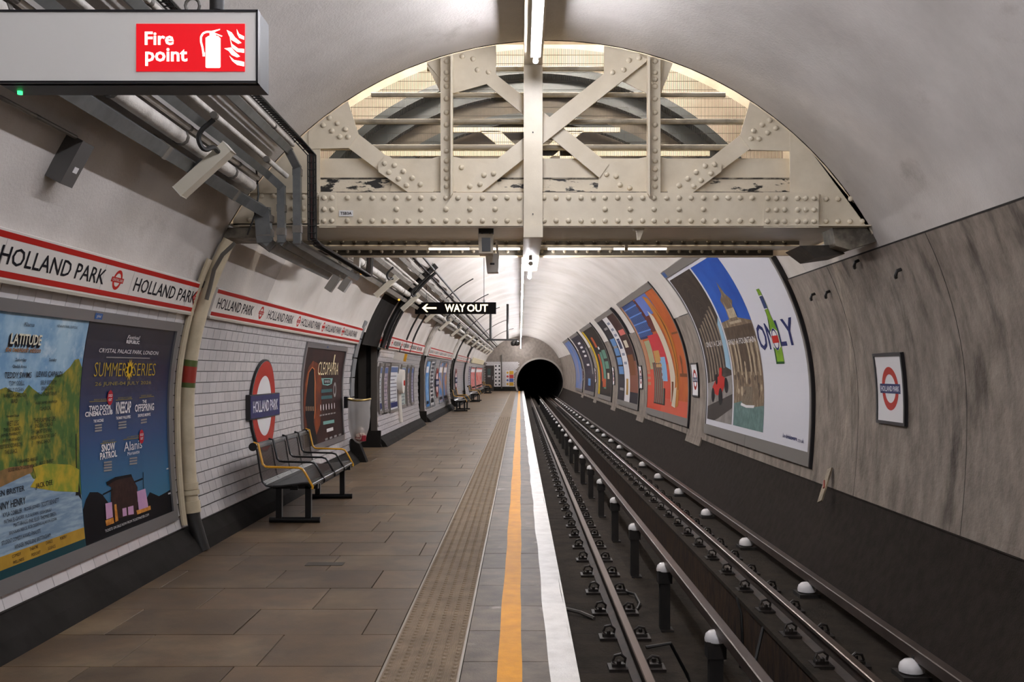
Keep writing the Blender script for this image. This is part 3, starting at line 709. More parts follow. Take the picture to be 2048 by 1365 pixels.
# amber indicator lights on the far duct
for px, py, lab in ((719, 543, 'small amber light on the duct just past the girder'), (795, 597, 'small amber light on the duct near the WAY OUT sign')):
    Y = 2.27*F/(VX-px); c = P(px, py, Y)
    MB().lathe([(.02,-.012),(.02,0),(.012,.012)], (0,0,0), 10, 'Y').build('indicator_light', M('amber_light', '#e8a23a', .4, emit=1.6), None, label=lab, cat='light').location = c+Vector((.03,-.02,-.03))
# CCTV monitor and white box under the girder
mo = thing('monitor_housing', 'boxy monitor housing with a dark screen under the girder', 'monitor', P(972, 480, 8.9))
MB().plate([(956,468),(986,468),(985,507),(958,507)], 8.86, .22).build('case', cream_m, mo)
MB().plate([(963,476),(981,476),(981,503),(964,503)], 8.852, .009).build('screen', M('dark_screen', '#1c1b1c', .2), mo)
MB().plate([(957,454),(987,454),(987,466),(957,466)], 8.88, .1).build('bracket', black_paint, mo)
for x in (962, 978): MB().plate([(x,450),(x+4,450),(x+4,470),(x,470)], 8.90, .03).build('strap', black_paint, mo)
wb = thing('relay_box', 'white box with a slot hanging behind the monitor housing', 'box', P(985, 525, 9.4))
MB().plate([(971,510),(998,507),(997,544),(974,545)], 9.2, .16).build('case', white_box, wb)
MB().plate([(980,526),(989,526),(989,530),(980,530)], 9.195, .006).build('slot', black_paint, wb)
MB().tube([P(993,480,9.25), P(995,508,9.25)], .012, 6).build('drop_rod', white_box, wb)
# fitting on the girder bottom, right of the middle
fb = thing('hook_bracket', 'small cream hook bracket under the right half of the girder', 'bracket', P(1276, 465, 8.75))
MB().plate([(1266,456),(1290,456),(1287,462),(1280,480),(1275,480),(1273,462),(1266,462)], 8.73, .04).build('plate', cream_m, fb)
MB().plate([(1250,490),(1256,490),(1256,502),(1250,502)], 9.6, .05).build('lug', cream_m, fb)
# ---------------------------------------------------------------- rails
rail_top = M('polished_rail', '#75675e', .32, metal=.85, col2='#6e5f56', scale=2, stretch=(6,.3,6))
rail_rust = M('rusty_rail', '#3d2f26', .7, metal=.2, col2='#2b231e', scale=7)
cond_m = M('conductor_rail', '#6a5f58', .42, metal=.55, col2='#574b44', scale=3, stretch=(4,.4,4))
def rail_profile(x, zt):
    return [(x-.07,zt-.15),(x+.07,zt-.15),(x+.07,zt-.138),(x+.012,zt-.115),(x+.012,zt-.042),(x+.034,zt-.030),(x+.034,zt-.004),(x+.026,zt),(x-.026,zt),(x-.034,zt-.004),(x-.034,zt-.030),(x-.012,zt-.042),(x-.012,zt-.115),(x-.07,zt-.138)]
chair = MB()
chair.box(-.075, .075, -.085, .085, 0, .022)
chair.box(-.05, .05, -.03, .03, .022, .045)
chair.tube([(-.045,-.02,.03),(-.055,-.02,.075),(-.02,-.02,.105),(.025,-.02,.095),(.04,-.02,.055),(.03,.01,.04)], .011, 6)
chair.lathe([(.017,.045),(.017,.07),(.008,.078)], (.0,.035,0), 8)
chair_me = chair.mesh('rail_chair', M('greasy_iron', '#211d1a', .5, metal=.4, col2='#312a25', scale=20), True)
for lab, x, zb in (('running rail nearest the platform edge, polished top', .865, -.66), ('running rail beyond the pit, polished top', 2.37, -.64)):
    rl = thing('running_rail', lab, 'rail', (x, 6, -.65))
    MB().prism([(a, YN, b) for a, b in rail_profile(x, -.50)], (0, 130-YN, 0)).build('rail_body', rail_rust, rl)
    MB().box(x-.027, x+.027, YN, 129, -.5, -.4985).build('running_surface', rail_top, rl)
    MB().add([(x-.0345,YN,-.004-.5),(x-.027,YN,-.4985),(x-.027,129,-.4985),(x-.0345,129,-.504)], [(0,1,2,3)]).build('running_edge', rail_top, rl)
    y = 5.7
    while y < 60:
        for sg in (-1, 1): put('rail_chair', chair_me, rl, mat4=Matrix.Translation((x+sg*.135, y, zb+.001)) @ Matrix.Rotation(0 if sg > 0 else PI, 4, 'Z'))
        y += .845 if y < 70 else 2
for lab, x, zt, mat in (('conductor rail on white insulators in the middle of the track', 1.61, -.464, cond_m), ('conductor rail along the foot of the right wall', 2.853, -.426, M('outer_conductor', '#564b44', .5, metal=.4, col2='#443a34', scale=3))):
    rl = thing('conductor_rail', lab, 'rail', (x, 6, zt-.1))
    MB().prism([(x-.042,YN,zt-.085),(x+.042,YN,zt-.085),(x+.042,YN,zt-.006),(x+.034,YN,zt),(x-.034,YN,zt),(x-.042,YN,zt-.006)], (0, 130-YN, 0)).build('rail_body', mat, rl)
ceramic = M('white_ceramic', '#efecea', .12)
post_m = M('black_post', '#191715', .6, col2='#241f1b', scale=8)
dome = MB().lathe([(.070,0),(.088,.012),(.090,.035),(.080,.07),(.052,.094),(.012,.102)], n=16).mesh('insulator_dome', ceramic, True)
p0 = MB().box(-.055, .055, -.05, .05, 0, .52); p0.box(-.075, .075, -.07, .07, .52, .655); p0.box(-.09, .09, -.085, .085, 0, .02)
p0 = p0.mesh('post', post_m)
base = MB().box(-.10, .10, -.12, .12, 0, .035); base.lathe([(.05,.035),(.045,.05)], (0,0,0), 10); base = base.mesh('base', post_m)
clip_me = MB().box(-.012, .012, -.02, .02, .085, .14).mesh('rail_clip', post_m)
Yi = [2.36+2.83*i for i in range(27)]
ordw = ['nearest the viewer', 'second nearest', 'third nearest', 'fourth nearest', 'fifth nearest']
for i, Y in enumerate([y for y in Yi if 4.5 < y < 79]):
    lab = 'white domed insulator on a black post, '+(ordw[i]+' under the middle rail' if i < 5 else 'far along the pit')
    t = thing('insulator_post', lab, 'insulator', (1.575, Y, -1.27), 'insulators of the middle conductor rail')
    put('post', p0, t, loc=(1.575, Y, -1.27)); put('insulator_dome', dome, t, loc=(1.575, Y, -.632)); put('rail_clip', clip_me, t, loc=(1.60, Y, -.64))
for i in range(29):
    Y = 7.12+2.6*i
    if Y > 79: break
    lab = 'white domed insulator on the right ledge, '+(ordw[i]+' of the row' if i < 5 else 'far along the track')
    t = thing('insulator_pot', lab, 'insulator', (2.80, Y, -.64), 'insulators of the right conductor rail')
    put('base', base, t, loc=(2.80, Y, -.64)); put('insulator_dome', dome, t, loc=(2.80, Y, -.605)); put('rail_clip', clip_me, t, loc=(2.82, Y, -.62))
pipe('bond_cable', 'grey cable running off the platform edge to the near rail', [(.30, 9.05, -.62),(.42, 9.1, -.62),(.55, 9.0, -.63),(.66, 8.85, -.645)], .018, cable_grey, 'cable', 6)
pipe('bond_cable', 'dark looped cable between the near rail and the middle conductor rail', [(1.0,7.9,-.64),(1.2,7.95,-.62),(1.35,8.05,-.9),(1.45,8.1,-1.24),(1.75,8.0,-1.25),(1.9,8.2,-1.0),(2.1,8.6,-.66)], .014, cable_m, 'cable', 6)
pipe('bond_cable', 'thin dark cable hanging down the face of the pit', [(2.09,9.6,-.63),(2.10,9.45,-.75),(2.10,9.4,-1.0),(2.09,9.45,-1.26)], .013, cable_m, 'cable', 6)
pipe('bond_cable', 'black cable curled beside the near rail chairs', [(1.05,9.9,-.64),(1.12,9.7,-.62),(1.13,9.4,-.64),(1.08,9.2,-.65)], .013, cable_m, 'cable', 6)
MB().lathe([(.03,0),(.035,.02),(.02,.045),(.004,.05)], (0,0,0), 8).build('litter_cup', white_box, None, label='crumpled white scrap of litter on the near ledge below the platform', cat='litter').location = (.62, 6.55, -.66)
# ---------------------------------------------------------------- printing on the walls
def LFN(off, side='L'): return wall_fn(side, 0, 0, off)
def uv(px, py, off=None):
    off = (.018 if px < VX else .047) if off is None else off
    Y, s = hit(px, py, off); return (Y, s) if px < VX else (-Y, s)
def T(pr, body, x0, y0, x1, y1, hp, mat, layer=2, bold=0.0, shear=0.0):
    a = uv(x0, y0); b = uv(x1, y1); Y = abs(a[0]+b[0])/2
    pr.text(body, (a[0]+b[0])/2, (a[1]+b[1])/2, hp*Y/F, mat, layer, w=b[0]-a[0], bold=bold, shear=shear)
def PP(pr, pts, mat, layer=1): pr.poly([uv(*p) for p in pts], mat, layer)
def frame(parent, side, Y0, Y1, s0, s1, w, wb, wt, dep, mat, name='frame_bar'):
    for a, b, c, d in ((Y0, Y1, s0, s0+wb), (Y0, Y1, s1-wt, s1), (Y0, Y0+w, s0+wb, s1-wt), (Y1-w, Y1, s0+wb, s1-wt)):
        MB().panel(side, a, b, c/R, d/R, -.01, dep, max(2, int((d-c)/.15))).build(name, mat, parent, smooth=False)
def wall_disc(side, Y, s, r, o0, o1, mat, name, parent, ri=0.0, n=40):
    mb = MB(); vs = []; fs = []; rings = [r, ri] if ri else [r, r*.75, r*.5, r*.25]
    for i in range(n):
        a = 2*PI*i/n; c, d = math.cos(a), math.sin(a)
        vs += [surf(side, Y+r*c, (s+r*d)/R, o0)]+[surf(side, Y+q*c, (s+q*d)/R, o1) for q in rings]+([surf(side, Y+ri*c, (s+ri*d)/R, o0)] if ri else [])
    m = len(vs)//n
    for i in range(n):
        j = (i+1) % n
        for k in range(m-1): fs.append((i*m+k, i*m+k+1, j*m+k+1, j*m+k))
    if not ri: fs.append(tuple(i*m+m-1 for i in range(n)))
    return mb.add(vs, fs).build(name, mat, parent)
roundel_red = M('roundel_red', '#b02a1f', .25); roundel_blue = M('roundel_blue', '#1f2a60', .25)

# ---- frieze of name panels
RED2 = c_redband
def frieze(label, Y0, Y1, roundels, texts, tw, joints=(), body='HOLLAND PARK'):
    roundels = [y*.981 for y in roundels]; texts = [y*.981 for y in texts]
    t = thing('name_frieze', label, 'sign', tuple(surf('L', Y0, FFR0)))
    pn = MB().panel('L', Y0, Y1, FFR0, FFR1, .0, .055, 3).build('board', c_frieze, t)
    MB().panel('L', Y0, Y1, FFR0-.006, FFR0, .0, .06, 1).build('bottom_moulding', M('cream_moulding', '#a9a294', .5), t)
    pr = Print(LFN(.055), .2)
    s0, s1 = FFR0*R, FFR1*R; hb = .036
    pr.rect(Y0+.01, Y1, s1-hb-.012, s1-.012, RED2, 1); pr.rect(Y0+.01, Y1, s0+.012, s0+.012+hb, RED2, 1)
    sm = (s0+s1)/2
    for y in roundels:
        pr.ring(y, sm, .072, .048, c_red, 1, 24); pr.rect(y-.10, y+.10, sm-.018, sm+.018, c_red, 2)
        if y < 14: pr.text('CENTRAL LINE', y, sm, .02, c_frieze, 3, w=.17)
        for d in (-.24, .24): pr.rect(y+d-.002, y+d+.002, s0+.05, s1-.05, c_grey, 1)
    for y in texts: pr.text(body, y, sm, .105, c_black, 2, w=tw, bold=.006)
    pr.build(pn); return t
frieze('white name frieze with red bands above the festival posters', 2.0, 8.80, [5.20, 6.995, 8.70], [6.10, 7.99], 1.34)
frieze('white name frieze with red bands above the bench and first roundel', 9.02, 17.35, [10.88, 12.72, 14.32, 15.91], [9.93, 11.79, 13.5, 15.1, 16.65], 1.22)
frieze('white name frieze with red bands above the notice boards', 19.95, 28.75, [20.25, 22.05, 23.85, 25.65, 27.45, 28.6], [21.15, 22.95, 24.75, 26.55, 28.1], 1.2)
frieze('white name frieze with red bands above the second bench', 30.65, 41.6, [31, 32.9, 34.8, 36.7, 38.6, 40.5], [31.95, 33.85, 35.75, 37.65, 39.55, 41.2], 1.2)
frieze('white name frieze with red bands above the third bench', 44.2, 55, [45, 47, 49, 51, 53], [46, 48, 50, 52, 54], 1.2)
bs = thing('blank_sign_board', 'long blank cream board high on the far left wall', 'sign', tuple(surf('L', 58, 20*D2R)))
MB().panel('L', 58, 76, 15.5*D2R, 21.5*D2R, 0, .06, 3).build('board', M('cream_board', '#d8cba8', .4), bs)

# ---- festival posters by the pipe
fr = thing('poster_frame', 'grey aluminium frame around the two festival posters', 'frame', tuple(surf('L', 6.7, -.9/R)))
frame(fr, 'L', 4.85, 8.45, -.925, .755, .09, .085, .075, .032, alu_m)
MB().panel('L', 4.9, 8.4, -.86/R, .70/R, 0, .012, 10).build('backing', alu_dull, fr)
tg = Print(LFN(.033), .2); gx = hit(186, 634)[0]; tg.rect(gx-.05, gx+.07, .70, .742, M('tag_blue', '#1c4f8c', .4), 1); tg.text('global', gx+.01, .72, .026, c_white, 2); tg.build(fr)
def sheet(parent, side, Y0, Y1, s0, s1, off, mat, name='sheet'):
    return MB().panel(side, Y0, Y1, s0/R, s1/R, off-.004, off, max(3, int((s1-s0)/.12))).build(name, mat, parent, smooth=False)
sky_m = M('print_sky', '#6d93b5', .4, col2='#9db9cb', scale=3.5, lo=.35, hi=.62, col3='#c2d2d8', scale3=5, lo3=.58, hi3=.75)
hill_m = M('print_hills', '#4a6534', .4, col2='#9f8c34', scale=5.5, lo=.44, hi=.66, stretch=(1,1.6,.9), col3='#2e4a2b', scale3=9, lo3=.55, hi3=.7)
hillL_m = M('print_meadow', '#7f8a33', .4, col2='#b39a34', scale=9, lo=.4, hi=.6)
lake_m = M('print_lake', '#71879c', .4, col2='#8fa3b2', scale=8, stretch=(1,.5,4), lo=.4, hi=.6)
bank_m = M('print_bank', '#8d6a42', .4, col2='#6d5a3a', scale=12)
teal_m = M('print_teal', '#1c3c42', .4); ochre_m = M('print_ochre', '#ae8a36', .4, col2='#9d7a2e', scale=6); orange_t = M('print_brown_orange', '#8a5a1e', .4)
p1 = thing('festival_poster', 'painted landscape festival poster headed LATITUDE in the left half of the frame', 'poster', tuple(surf('L', 5.8, -.8/R)))
sh = sheet(p1, 'L', 4.94, 6.69, -.84, .68, .016, sky_m)
pr = Print(LFN(.016))
S = lambda px, py: uv(px, py)
yl = 4.94; yr = 6.69
def Q(pts): return [(max(yl, min(yr, u)), max(-.84, min(.68, v))) for u, v in pts]
pr.poly(Q([(yl, -.5), (yl, .10), S(12,775), S(25,783), S(45,787), S(58,770), S(66,778), S(82,790), S(100,768), S(112,752), S(126,748), S(140,735), S(150,720), S(158,718), (yr, .36), (yr, -.5)]), hill_m, 1)
pr.poly(Q([(yl, -.40), S(30,955), S(60,948), S(66,958), S(150,975), (yr, -.5), (yr, -.72), (yl, -.72)]), lake_m, 2)
pr.poly(Q([(yl, -.30), S(20,935), S(66,930), S(64,945), S(28,962), (yl, -.42)]), bank_m, 3)
pr.poly(Q([S(66,935), S(90,928), S(140,930), S(158,940), S(156,985), S(110,983), S(60,975), S(72,955)]), hillL_m, 3)
pr.poly([(yl, -.79), (yl, -.715), (yr, -.715), (yr, -.79)], ochre_m, 3); pr.rect(yl, yr, -.84, -.79, teal_m, 3)
TL = 5
for w in [('Klarna',48,648,68,650,8,0), ('HENHAM PARK, SUFFOLK',113,652,154,656,6,0), ('Saturday',30,720,52,721,8,.01), ('Sunday',97,720,112,721,8,.01), ('Obelisk Arena',24,733,52,733,7,.01),
  ('TEDDY SWIMS',8,752,62,749,12,.01), ('LEWIS CAPALDI',72,750,124,747,11,.01), ('TOM ODELL',17,767,48,766,9,0), ('SELF ESTEEM',80,766,112,764,8,0), ('BILLY OCEAN',15,780,46,779,8,0), ('DAVID GRAY',82,778,106,776,8,0),
  ('VANESSA CARLTON',6,792,52,790,8,0), ('THE UNDERTONES',75,789,112,787,7,0), ('BIRD',22,803,34,802,8,0), ('ALEX JAMES BRITPOP',69,808,113,804,7,0), ('CLASSICAL',79,818,101,816,7,0), ('Second Stage',12,833,37,832,6,.01),
  ('WET LEG',12,848,36,846,10,0), ('THE FLAMING LIPS',66,842,110,838,9,0), ('THE BETA BAND',6,860,40,858,8,0), ('ENGLISH TEACHER',69,852,105,849,8,0), ('JAMES MARRIOTT',1,872,41,868,8,0), ('SAINT ETIENNE',72,864,102,860,8,0),
  ('JUST MUSTARD',4,883,38,879,8,0), ('PETER HOOK & THE LIGHT',61,877,111,870,7,0), ('WESTSIDE COWBOY',-6,895,42,889,8,0), ('PANIC SHACK',72,886,100,882,7,0), ('THE LILACS',8,905,33,902,8,0),
  ('SNAPPED ANKLES',38,923,75,918,7,0), ('HUGO BARRET',78,927,106,922,7,0), ('GOOD HEALTH GOOD WEALTH',15,941,73,931,7,0), ('JACK DEE',70,975,104,966,13,.005), ('JEN BRISTER',-8,991,48,979,15,.005), ('LENNY HENRY',-14,1017,50,1002,15,.005),
  ('KYLA COBBLER',5,1031,43,1022,9,0), ('ROSIE JONES',48,1020,78,1013,9,0), ('SCOTT BENNETT',82,1010,117,1001,9,0), ('FATIHA EL-GHORRI',7,1044,47,1035,8,0), ('FLO & JOAN',50,1034,75,1028,8,0), ('JOSH BAULF',79,1027,102,1021,8,0),
  ('MATT BRAGG',26,1051,54,1044,8,0), ('PHIL ELLIS',57,1043,77,1038,8,0), ('THOMAS GREEN',80,1037,111,1028,8,0), ('BRENNAN REECE, ROB DEERING & JASON COOK',17,1067,113,1040,8,0), ('STUDENT COMEDY AWARD FINALISTS',2,1087,80,1063,8,0),
  ('WINNER: MADELEINE BRETTINGHAM',28,1095,100,1071,8,0), ('COMEDY',23,1114,41,1108,6,0), ('WELLNESS',25,1126,47,1119,6,0), ('THEATRE',58,1100,75,1094,6,0), ('PODCAST',62,1111,80,1105,6,0), ('DANCE',91,1087,104,1083,6,0), ('SCIENCE',95,1098,110,1093,6,0), ('POETRY',119,1078,133,1074,6,0)]:
    T(pr, w[0], *w[1:6], c_black, TL, bold=w[6])
for dx, dy in ((-3, 5), (-2, 3), (-1, 1.5)): T(pr, 'LATITUDE', 20+dx, 677+dy, 82+dx, 681+dy, 23, c_black, 4, bold=.03)
T(pr, 'LATITUDE', 20, 677, 82, 681, 22, M('ink_cream', '#d2cdb8', .4), 6, bold=.02)
T(pr, 'the twentieth edition', 10, 698, 80, 701, 11, orange_t, 6, bold=.02, shear=.2)
pr.build(sh)
# the concert poster in blue
def zgrad(name, stops, rough=.35):
    m = bpy.data.materials.new(name); MATS[name] = m; m.use_nodes = True; nt = m.node_tree; b = nt.nodes['Principled BSDF']; b.inputs['Roughness'].default_value = rough
    g = nt.nodes.new('ShaderNodeNewGeometry'); sx = nt.nodes.new('ShaderNodeSeparateXYZ'); rp = nt.nodes.new('ShaderNodeValToRGB'); mr = nt.nodes.new('ShaderNodeMapRange')
    mr.inputs['From Min'].default_value = .35; mr.inputs['From Max'].default_value = 1.95
    nt.links.new(g.outputs['Position'], sx.inputs[0]); nt.links.new(sx.outputs['Z'], mr.inputs['Value']); nt.links.new(mr.outputs[0], rp.inputs[0]); nt.links.new(rp.outputs[0], b.inputs['Base Color'])
    e = rp.color_ramp.elements
    for i, (p, c) in enumerate(stops):
        el = e[i] if i < 2 else e.new(p); el.position = p; el.color = (*lin(c), 1)
    return m
dusk = zgrad('print_dusk_sky', [(.0, '#1f6780'), (1.0, '#0c0f1c'), (.22, '#185f86'), (.45, '#113f70'), (.66, '#0f1f45'), (.85, '#0e132a')])
p2 = thing('concert_poster', 'deep blue concert poster reading SUMMER SERIES in the right half of the frame', 'poster', tuple(surf('L', 7.5, -.8/R)))
yl, yr = 6.70, 8.36
sh = sheet(p2, 'L', yl, yr, -.85, .68, .016, dusk)
pr = Print(LFN(.016)); ink_dark = M('print_night', '#0f0e12', .4); pink = M('print_pink_screen', '#c79ab8', .4, col2='#b98fb4', scale=8); amber = M('print_amber', '#a8662a', .4, col2='#d99a4a', scale=20)
pr.poly(Q([(yl, -.85), (yl, -.60), S(172,1000), S(180,985), S(196,985), S(205,990), S(220,1010), S(255,1010), S(292,1000), S(300,985), S(318,993), S(333,985), (yr, -.66), (yr, -.85)]), ink_dark, 1)
pr.poly(Q([S(213,968), S(228,957), S(262,950), S(267,960), S(275,975), S(275,1030), S(222,1040), S(222,975)]), M('print_stage', '#2a1c1a', .4, col2='#3a2622', scale=20), 2)
pr.poly(Q([S(212,965), S(230,955), S(262,949), S(264,954), S(232,961), S(214,972)]), ink_dark, 3)
for q in ([(210,1008),(223,1005),(225,1035),(212,1040)], [(244,1018),(252,1016),(253,1032),(245,1034)], [(255,1015),(266,1012),(267,1029),(256,1031)], [(273,984),(290,978),(296,1015),(277,1021)]): PP(pr, q, pink, 4)
for q in ([(210,1042),(226,1036),(228,1047),(212,1053)], [(228,1010),(232,1009),(236,1042),(230,1045)], [(272,1022),(300,1012),(301,1020),(274,1030)]): PP(pr, q, amber, 4)
pr.line(S(152,868), S(156,1010), .012, ink_dark, 2); pr.line(S(205,990), S(225,980), .012, ink_dark, 3); pr.line(S(268,965), S(285,958), .014, ink_dark, 3); pr.line(S(286,945), S(287,985), .01, ink_dark, 3)
pr.poly([S(154,945), S(150,1010), S(164,1005)], ink_dark, 2)
W_ = c_white; yel = M('print_summer_yellow', '#b5992f', .4)
for w in [('Festival',254,675,279,676,8,.3,.005), ('REPUBLIC',252,684,278,685,7,0,.03), ('CRYSTAL PALACE PARK, LONDON',197,703,316,706,9,.15,0), ('TWO DOOR',177,817,221,815,11,0,.03), ('CINEMA CLUB',169,829,224,825,10,0,.03), ('KNEECAP',231,817,261,814,24,0,.02), ('THE',284,804,292,803,6,0,.02), ('OFFSPRING',269,818,307,813,15,0,.02),
  ('THE VACCINES',186,843,206,841,6,0,.02), ('THE MARY WALLOPERS',231,837,260,834,6,0,.02), ('DROPKICK MURPHYS',275,832,300,829,6,0,.02), ('SNOW',202,897,229,893,15,0,.03), ('PATROL',199,914,233,907,14,0,.03), ('Alanis',247,896,283,887,18,0,.0), ('Morissette',254,908,278,904,7,0,0),
  ('TICKETS ON SALE NOW FROM TICKETMASTER.COM',209,1061,297,1032,5,0,0)]:
    T(pr, w[0], *w[1:6], W_, 5, bold=w[7], shear=w[6])
for w in [('SUMMER',188,738,252,741,28,-.012), ('SERIES',265,741,310,738,25,-.012)]: T(pr, w[0], *w[1:6], yel, 5, bold=w[6])
for w in [('26 JUNE-04 JULY 2026',189,770,301,766,9), ('FRIDAY 26 JUNE',187,801,212,799,4), ('SATURDAY 27 JUNE',235,798,262,795,4), ('SUNDAY 28 JUNE',281,793,302,791,4), ('FRIDAY 3 JULY',204,884,228,881,4), ('SATURDAY 4 JULY',253,876,280,872,4)]: T(pr, w[0], *w[1:6], M('print_gold', '#9a8a45', .4), 5)
pr.line(S(212,715), S(299,717), .008, c_grey, 4)
for a, b in (((178,804),(222,802)), ((231,801),(264,798)), ((278,796),(307,793)), ((200,888),(232,884)), ((246,880),(281,876))): pr.line(S(*a), S(*b), .004, M('print_gold', '#9a8a45'), 4)
for x, y, w, n in ((196,851,14,3), (244,845,16,3), (287,840,12,2), (215,925,16,4), (266,917,15,3)):
    for i in range(n): pr.line(S(x-w/2, y+i*5.5+1), S(x+w/2, y+i*5.5-1), .012, c_grey, 4)
u, v = S(258, 740)
pr.poly([(u+(.075 if i % 2 else .045)*math.cos(i*PI/12), v+(.085 if i % 2 else .05)*math.sin(i*PI/12)) for i in range(24)], M('print_sun', '#c9a325', .4), 6); pr.ell(u, v, .022, .03, ink_dark, 7)
for x, y in ((219, 796), (282, 874)): u, v = S(x, y); pr.ell(u, v, .05, .055, M('print_sold_red', '#a52330', .4), 6); pr.text('SOLD', u, v+.016, .02, W_, 7, bold=.02); pr.text('OUT', u, v-.014, .02, W_, 7, bold=.02)
pr.build(sh)

# ---- the CLEOPATRA poster beside the bench
p3 = thing('musical_poster', 'dark brown framed poster reading CLEOPATRA behind the bench', 'poster', tuple(surf('L', 15, -.8/R)))
frame(p3, 'L', 13.44, 16.57, -.80, .745, .07, .085, .07, .035, alu_m)
sh = sheet(p3, 'L', 13.5, 16.5, -.73, .69, .018, M('print_dark_brown', '#2b1f1e', .35, col2='#3a2522', scale=1.5))
pr = Print(LFN(.018)); glow = M('print_glow', '#7a3b1e', .4, col2='#4a2820', scale=2.5, lo=.4, hi=.65); glow2 = M('print_glow_edge', '#b0683a', .4)
pr.poly([S(610,770), S(617,735), S(626,722), S(637,728), S(644,760), S(643,820), S(640,850), S(628,885), S(612,880), S(607,830)], glow, 1)
pr.poly([S(613,770), S(617,744), S(624,734), S(629,738), S(631,765), S(631,820), S(629,838), S(622,838), S(612,820)], glow2, 2)
pr.poly([S(614,772), S(618,745), S(624,736), S(628,740), S(629,765), S(629,820), S(627,845), S(632,868), S(635,890), S(613,900), S(614,850), S(610,830)], ink_dark, 3)
for i in range(4): PP(pr, [(610+i*4.5,814),(613.5+i*4.5,813),(614+i*4.5,822),(611+i*4.5,823)], M('print_bangle', '#6d5848', .4), 4)
T(pr, 'CLEOPATRA', 636, 735, 676, 740, 26, M('print_pale_gold', '#d6c9a0', .4), 4, bold=.0); T(pr, 'I', 666, 724, 668, 725, 30, MATS['print_pale_gold'], 4)
pr.poly([S(642,757), S(665,757), S(663,768), S(655,772), S(645,770)], M('print_teal_badge', '#6f9a94', .4), 3); PP(pr, [(647,759),(660,759),(660,768),(647,769)], ink_dark, 4); T(pr, 'THE MUSICAL', 648, 764, 659, 763, 5, c_white, 5)
for y in (782, 795): pr.line(S(642,y+1), S(664,y-1), .05, M('print_teal_text', '#33575a', .4), 3)
for i in range(6): pr.ell(*S(641+i*5.5, 816-i*.8), .03, .05, c_white, 3, 8); pr.line(S(639+i*5.5, 832-i), S(643+i*5.5, 831-i), .02, c_grey, 3)
for y, a, b, m in ((845,646,668,'print_teal_badge'), (860,653,666,'ink_white')): pr.line(S(a,y+2), S(b,y-2), .05, MATS[m], 3)
u, v = S(669, 780); pr.ring(u, v, .12, .07, c_grey, 3, 16)
for i in range(4): pr.line(S(650+i*9, 880-i*3), S(655+i*9, 878-i*3), .03, c_grey, 3)
u, v = S(654, 690); pr2 = Print(LFN(.036), .2); pr2.ell(u, .71, .05, .018, M('tag_blue', '#1c4f8c'), 1, 12); pr2.build(p3)
pr.build(sh)

# ---- platform roundels
def big_roundel(label, Y, s, D, text=True):
    t = thing('station_roundel', label, 'sign', tuple(surf('L', Y, s/R)), 'station roundels on the left wall')
    wall_disc('L', Y, s, D/2+.02, .012, .040, black_frame, 'back_disc', t)
    wall_disc('L', Y, s, D/2, .040, .044, c_white, 'white_disc', t)
    wall_disc('L', Y, s, D/2, .044, .047, roundel_red, 'red_ring', t, ri=D*.335)
    w = D*.62; h = D*.122
    MB().panel('L', Y-w-.012, Y+w+.012, (s-h-.012)/R, (s+h+.012)/R, .012, .062, 3).build('bar_edge', black_frame, t)
    b = MB().panel('L', Y-w, Y+w, (s-h)/R, (s+h)/R, .055, .066, 3).build('blue_bar', roundel_blue, t)
    if text: pr = Print(LFN(.066), .2); pr.text('HOLLAND PARK', Y, s, h*1.05, c_white, 1, w=w*1.72, bold=.012); pr.build(b)
big_roundel('large red and blue HOLLAND PARK roundel on the tiles above the near bench', 11.42, -.06, 1.04)
big_roundel('distant HOLLAND PARK roundel between posters beyond the notice boards', 35.2, -.06, 1.04)
big_roundel('farthest HOLLAND PARK roundel on the left, past the third passage', 45.6, -.06, 1.04)

# ---- notice boards
nb_spec = [(20.72, 21.25, 'pale'), (21.42, 22.2, 'mauve'), (22.42, 23.95, 'map'), (24.5, 25.55, 'green'), (25.85, 26.5, 'brown'), (26.75, 27.5, 'purple')]
nb_cols = dict(pale='#9fa3a6', mauve='#8d7f8a', map='#bfc3c8', green='#8b9a94', brown='#7d6f6c', purple='#77708a')
for (a, b, c) in nb_spec:
    t = thing('notice_board', 'framed %s notice poster, %s' % ({'pale': 'pale grey', 'mauve': 'mauve', 'map': 'wide white map', 'green': 'grey-green', 'brown': 'brownish', 'purple': 'purple'}[c], {'pale': 'nearest the first passage', 'mauve': 'second from the first passage', 'map': 'beside the help point', 'green': 'just past the help point', 'brown': 'second past the help point', 'purple': 'nearest the second passage'}[c]), 'notice', tuple(surf('L', a, -.55/R)), 'notice boards')
    s0, s1 = (-.60, .54) if c == 'map' else (-.56, .52)
    frame(t, 'L', a, b, s0, s1, .06, .06, .06, .05, alu_dull)
    sh = sheet(t, 'L', a+.05, b-.05, s0+.05, s1-.05, .03, M('notice_'+c, nb_cols[c], .3, col2='#c9c9c9', scale=9, lo=.52, hi=.62))
    pr = Print(LFN(.03)); w = (b-a)/2-.1; m = (a+b)/2
    pr.rect(m-w, m+w, s1-.22, s1-.10, M('notice_head', '#4d5f86', .4), 1)
    for i in range(9): pr.rect(m-w, m+w*random.uniform(.3, 1), s1-.30-i*.085-.02, s1-.30-i*.085, M('notice_text', '#5a5a66', .4), 1)
    if c in ('pale', 'map'): pr.rect(m-w, m+w, s0+.1, s0+.22, c_navy, 2)
    pr.build(sh)
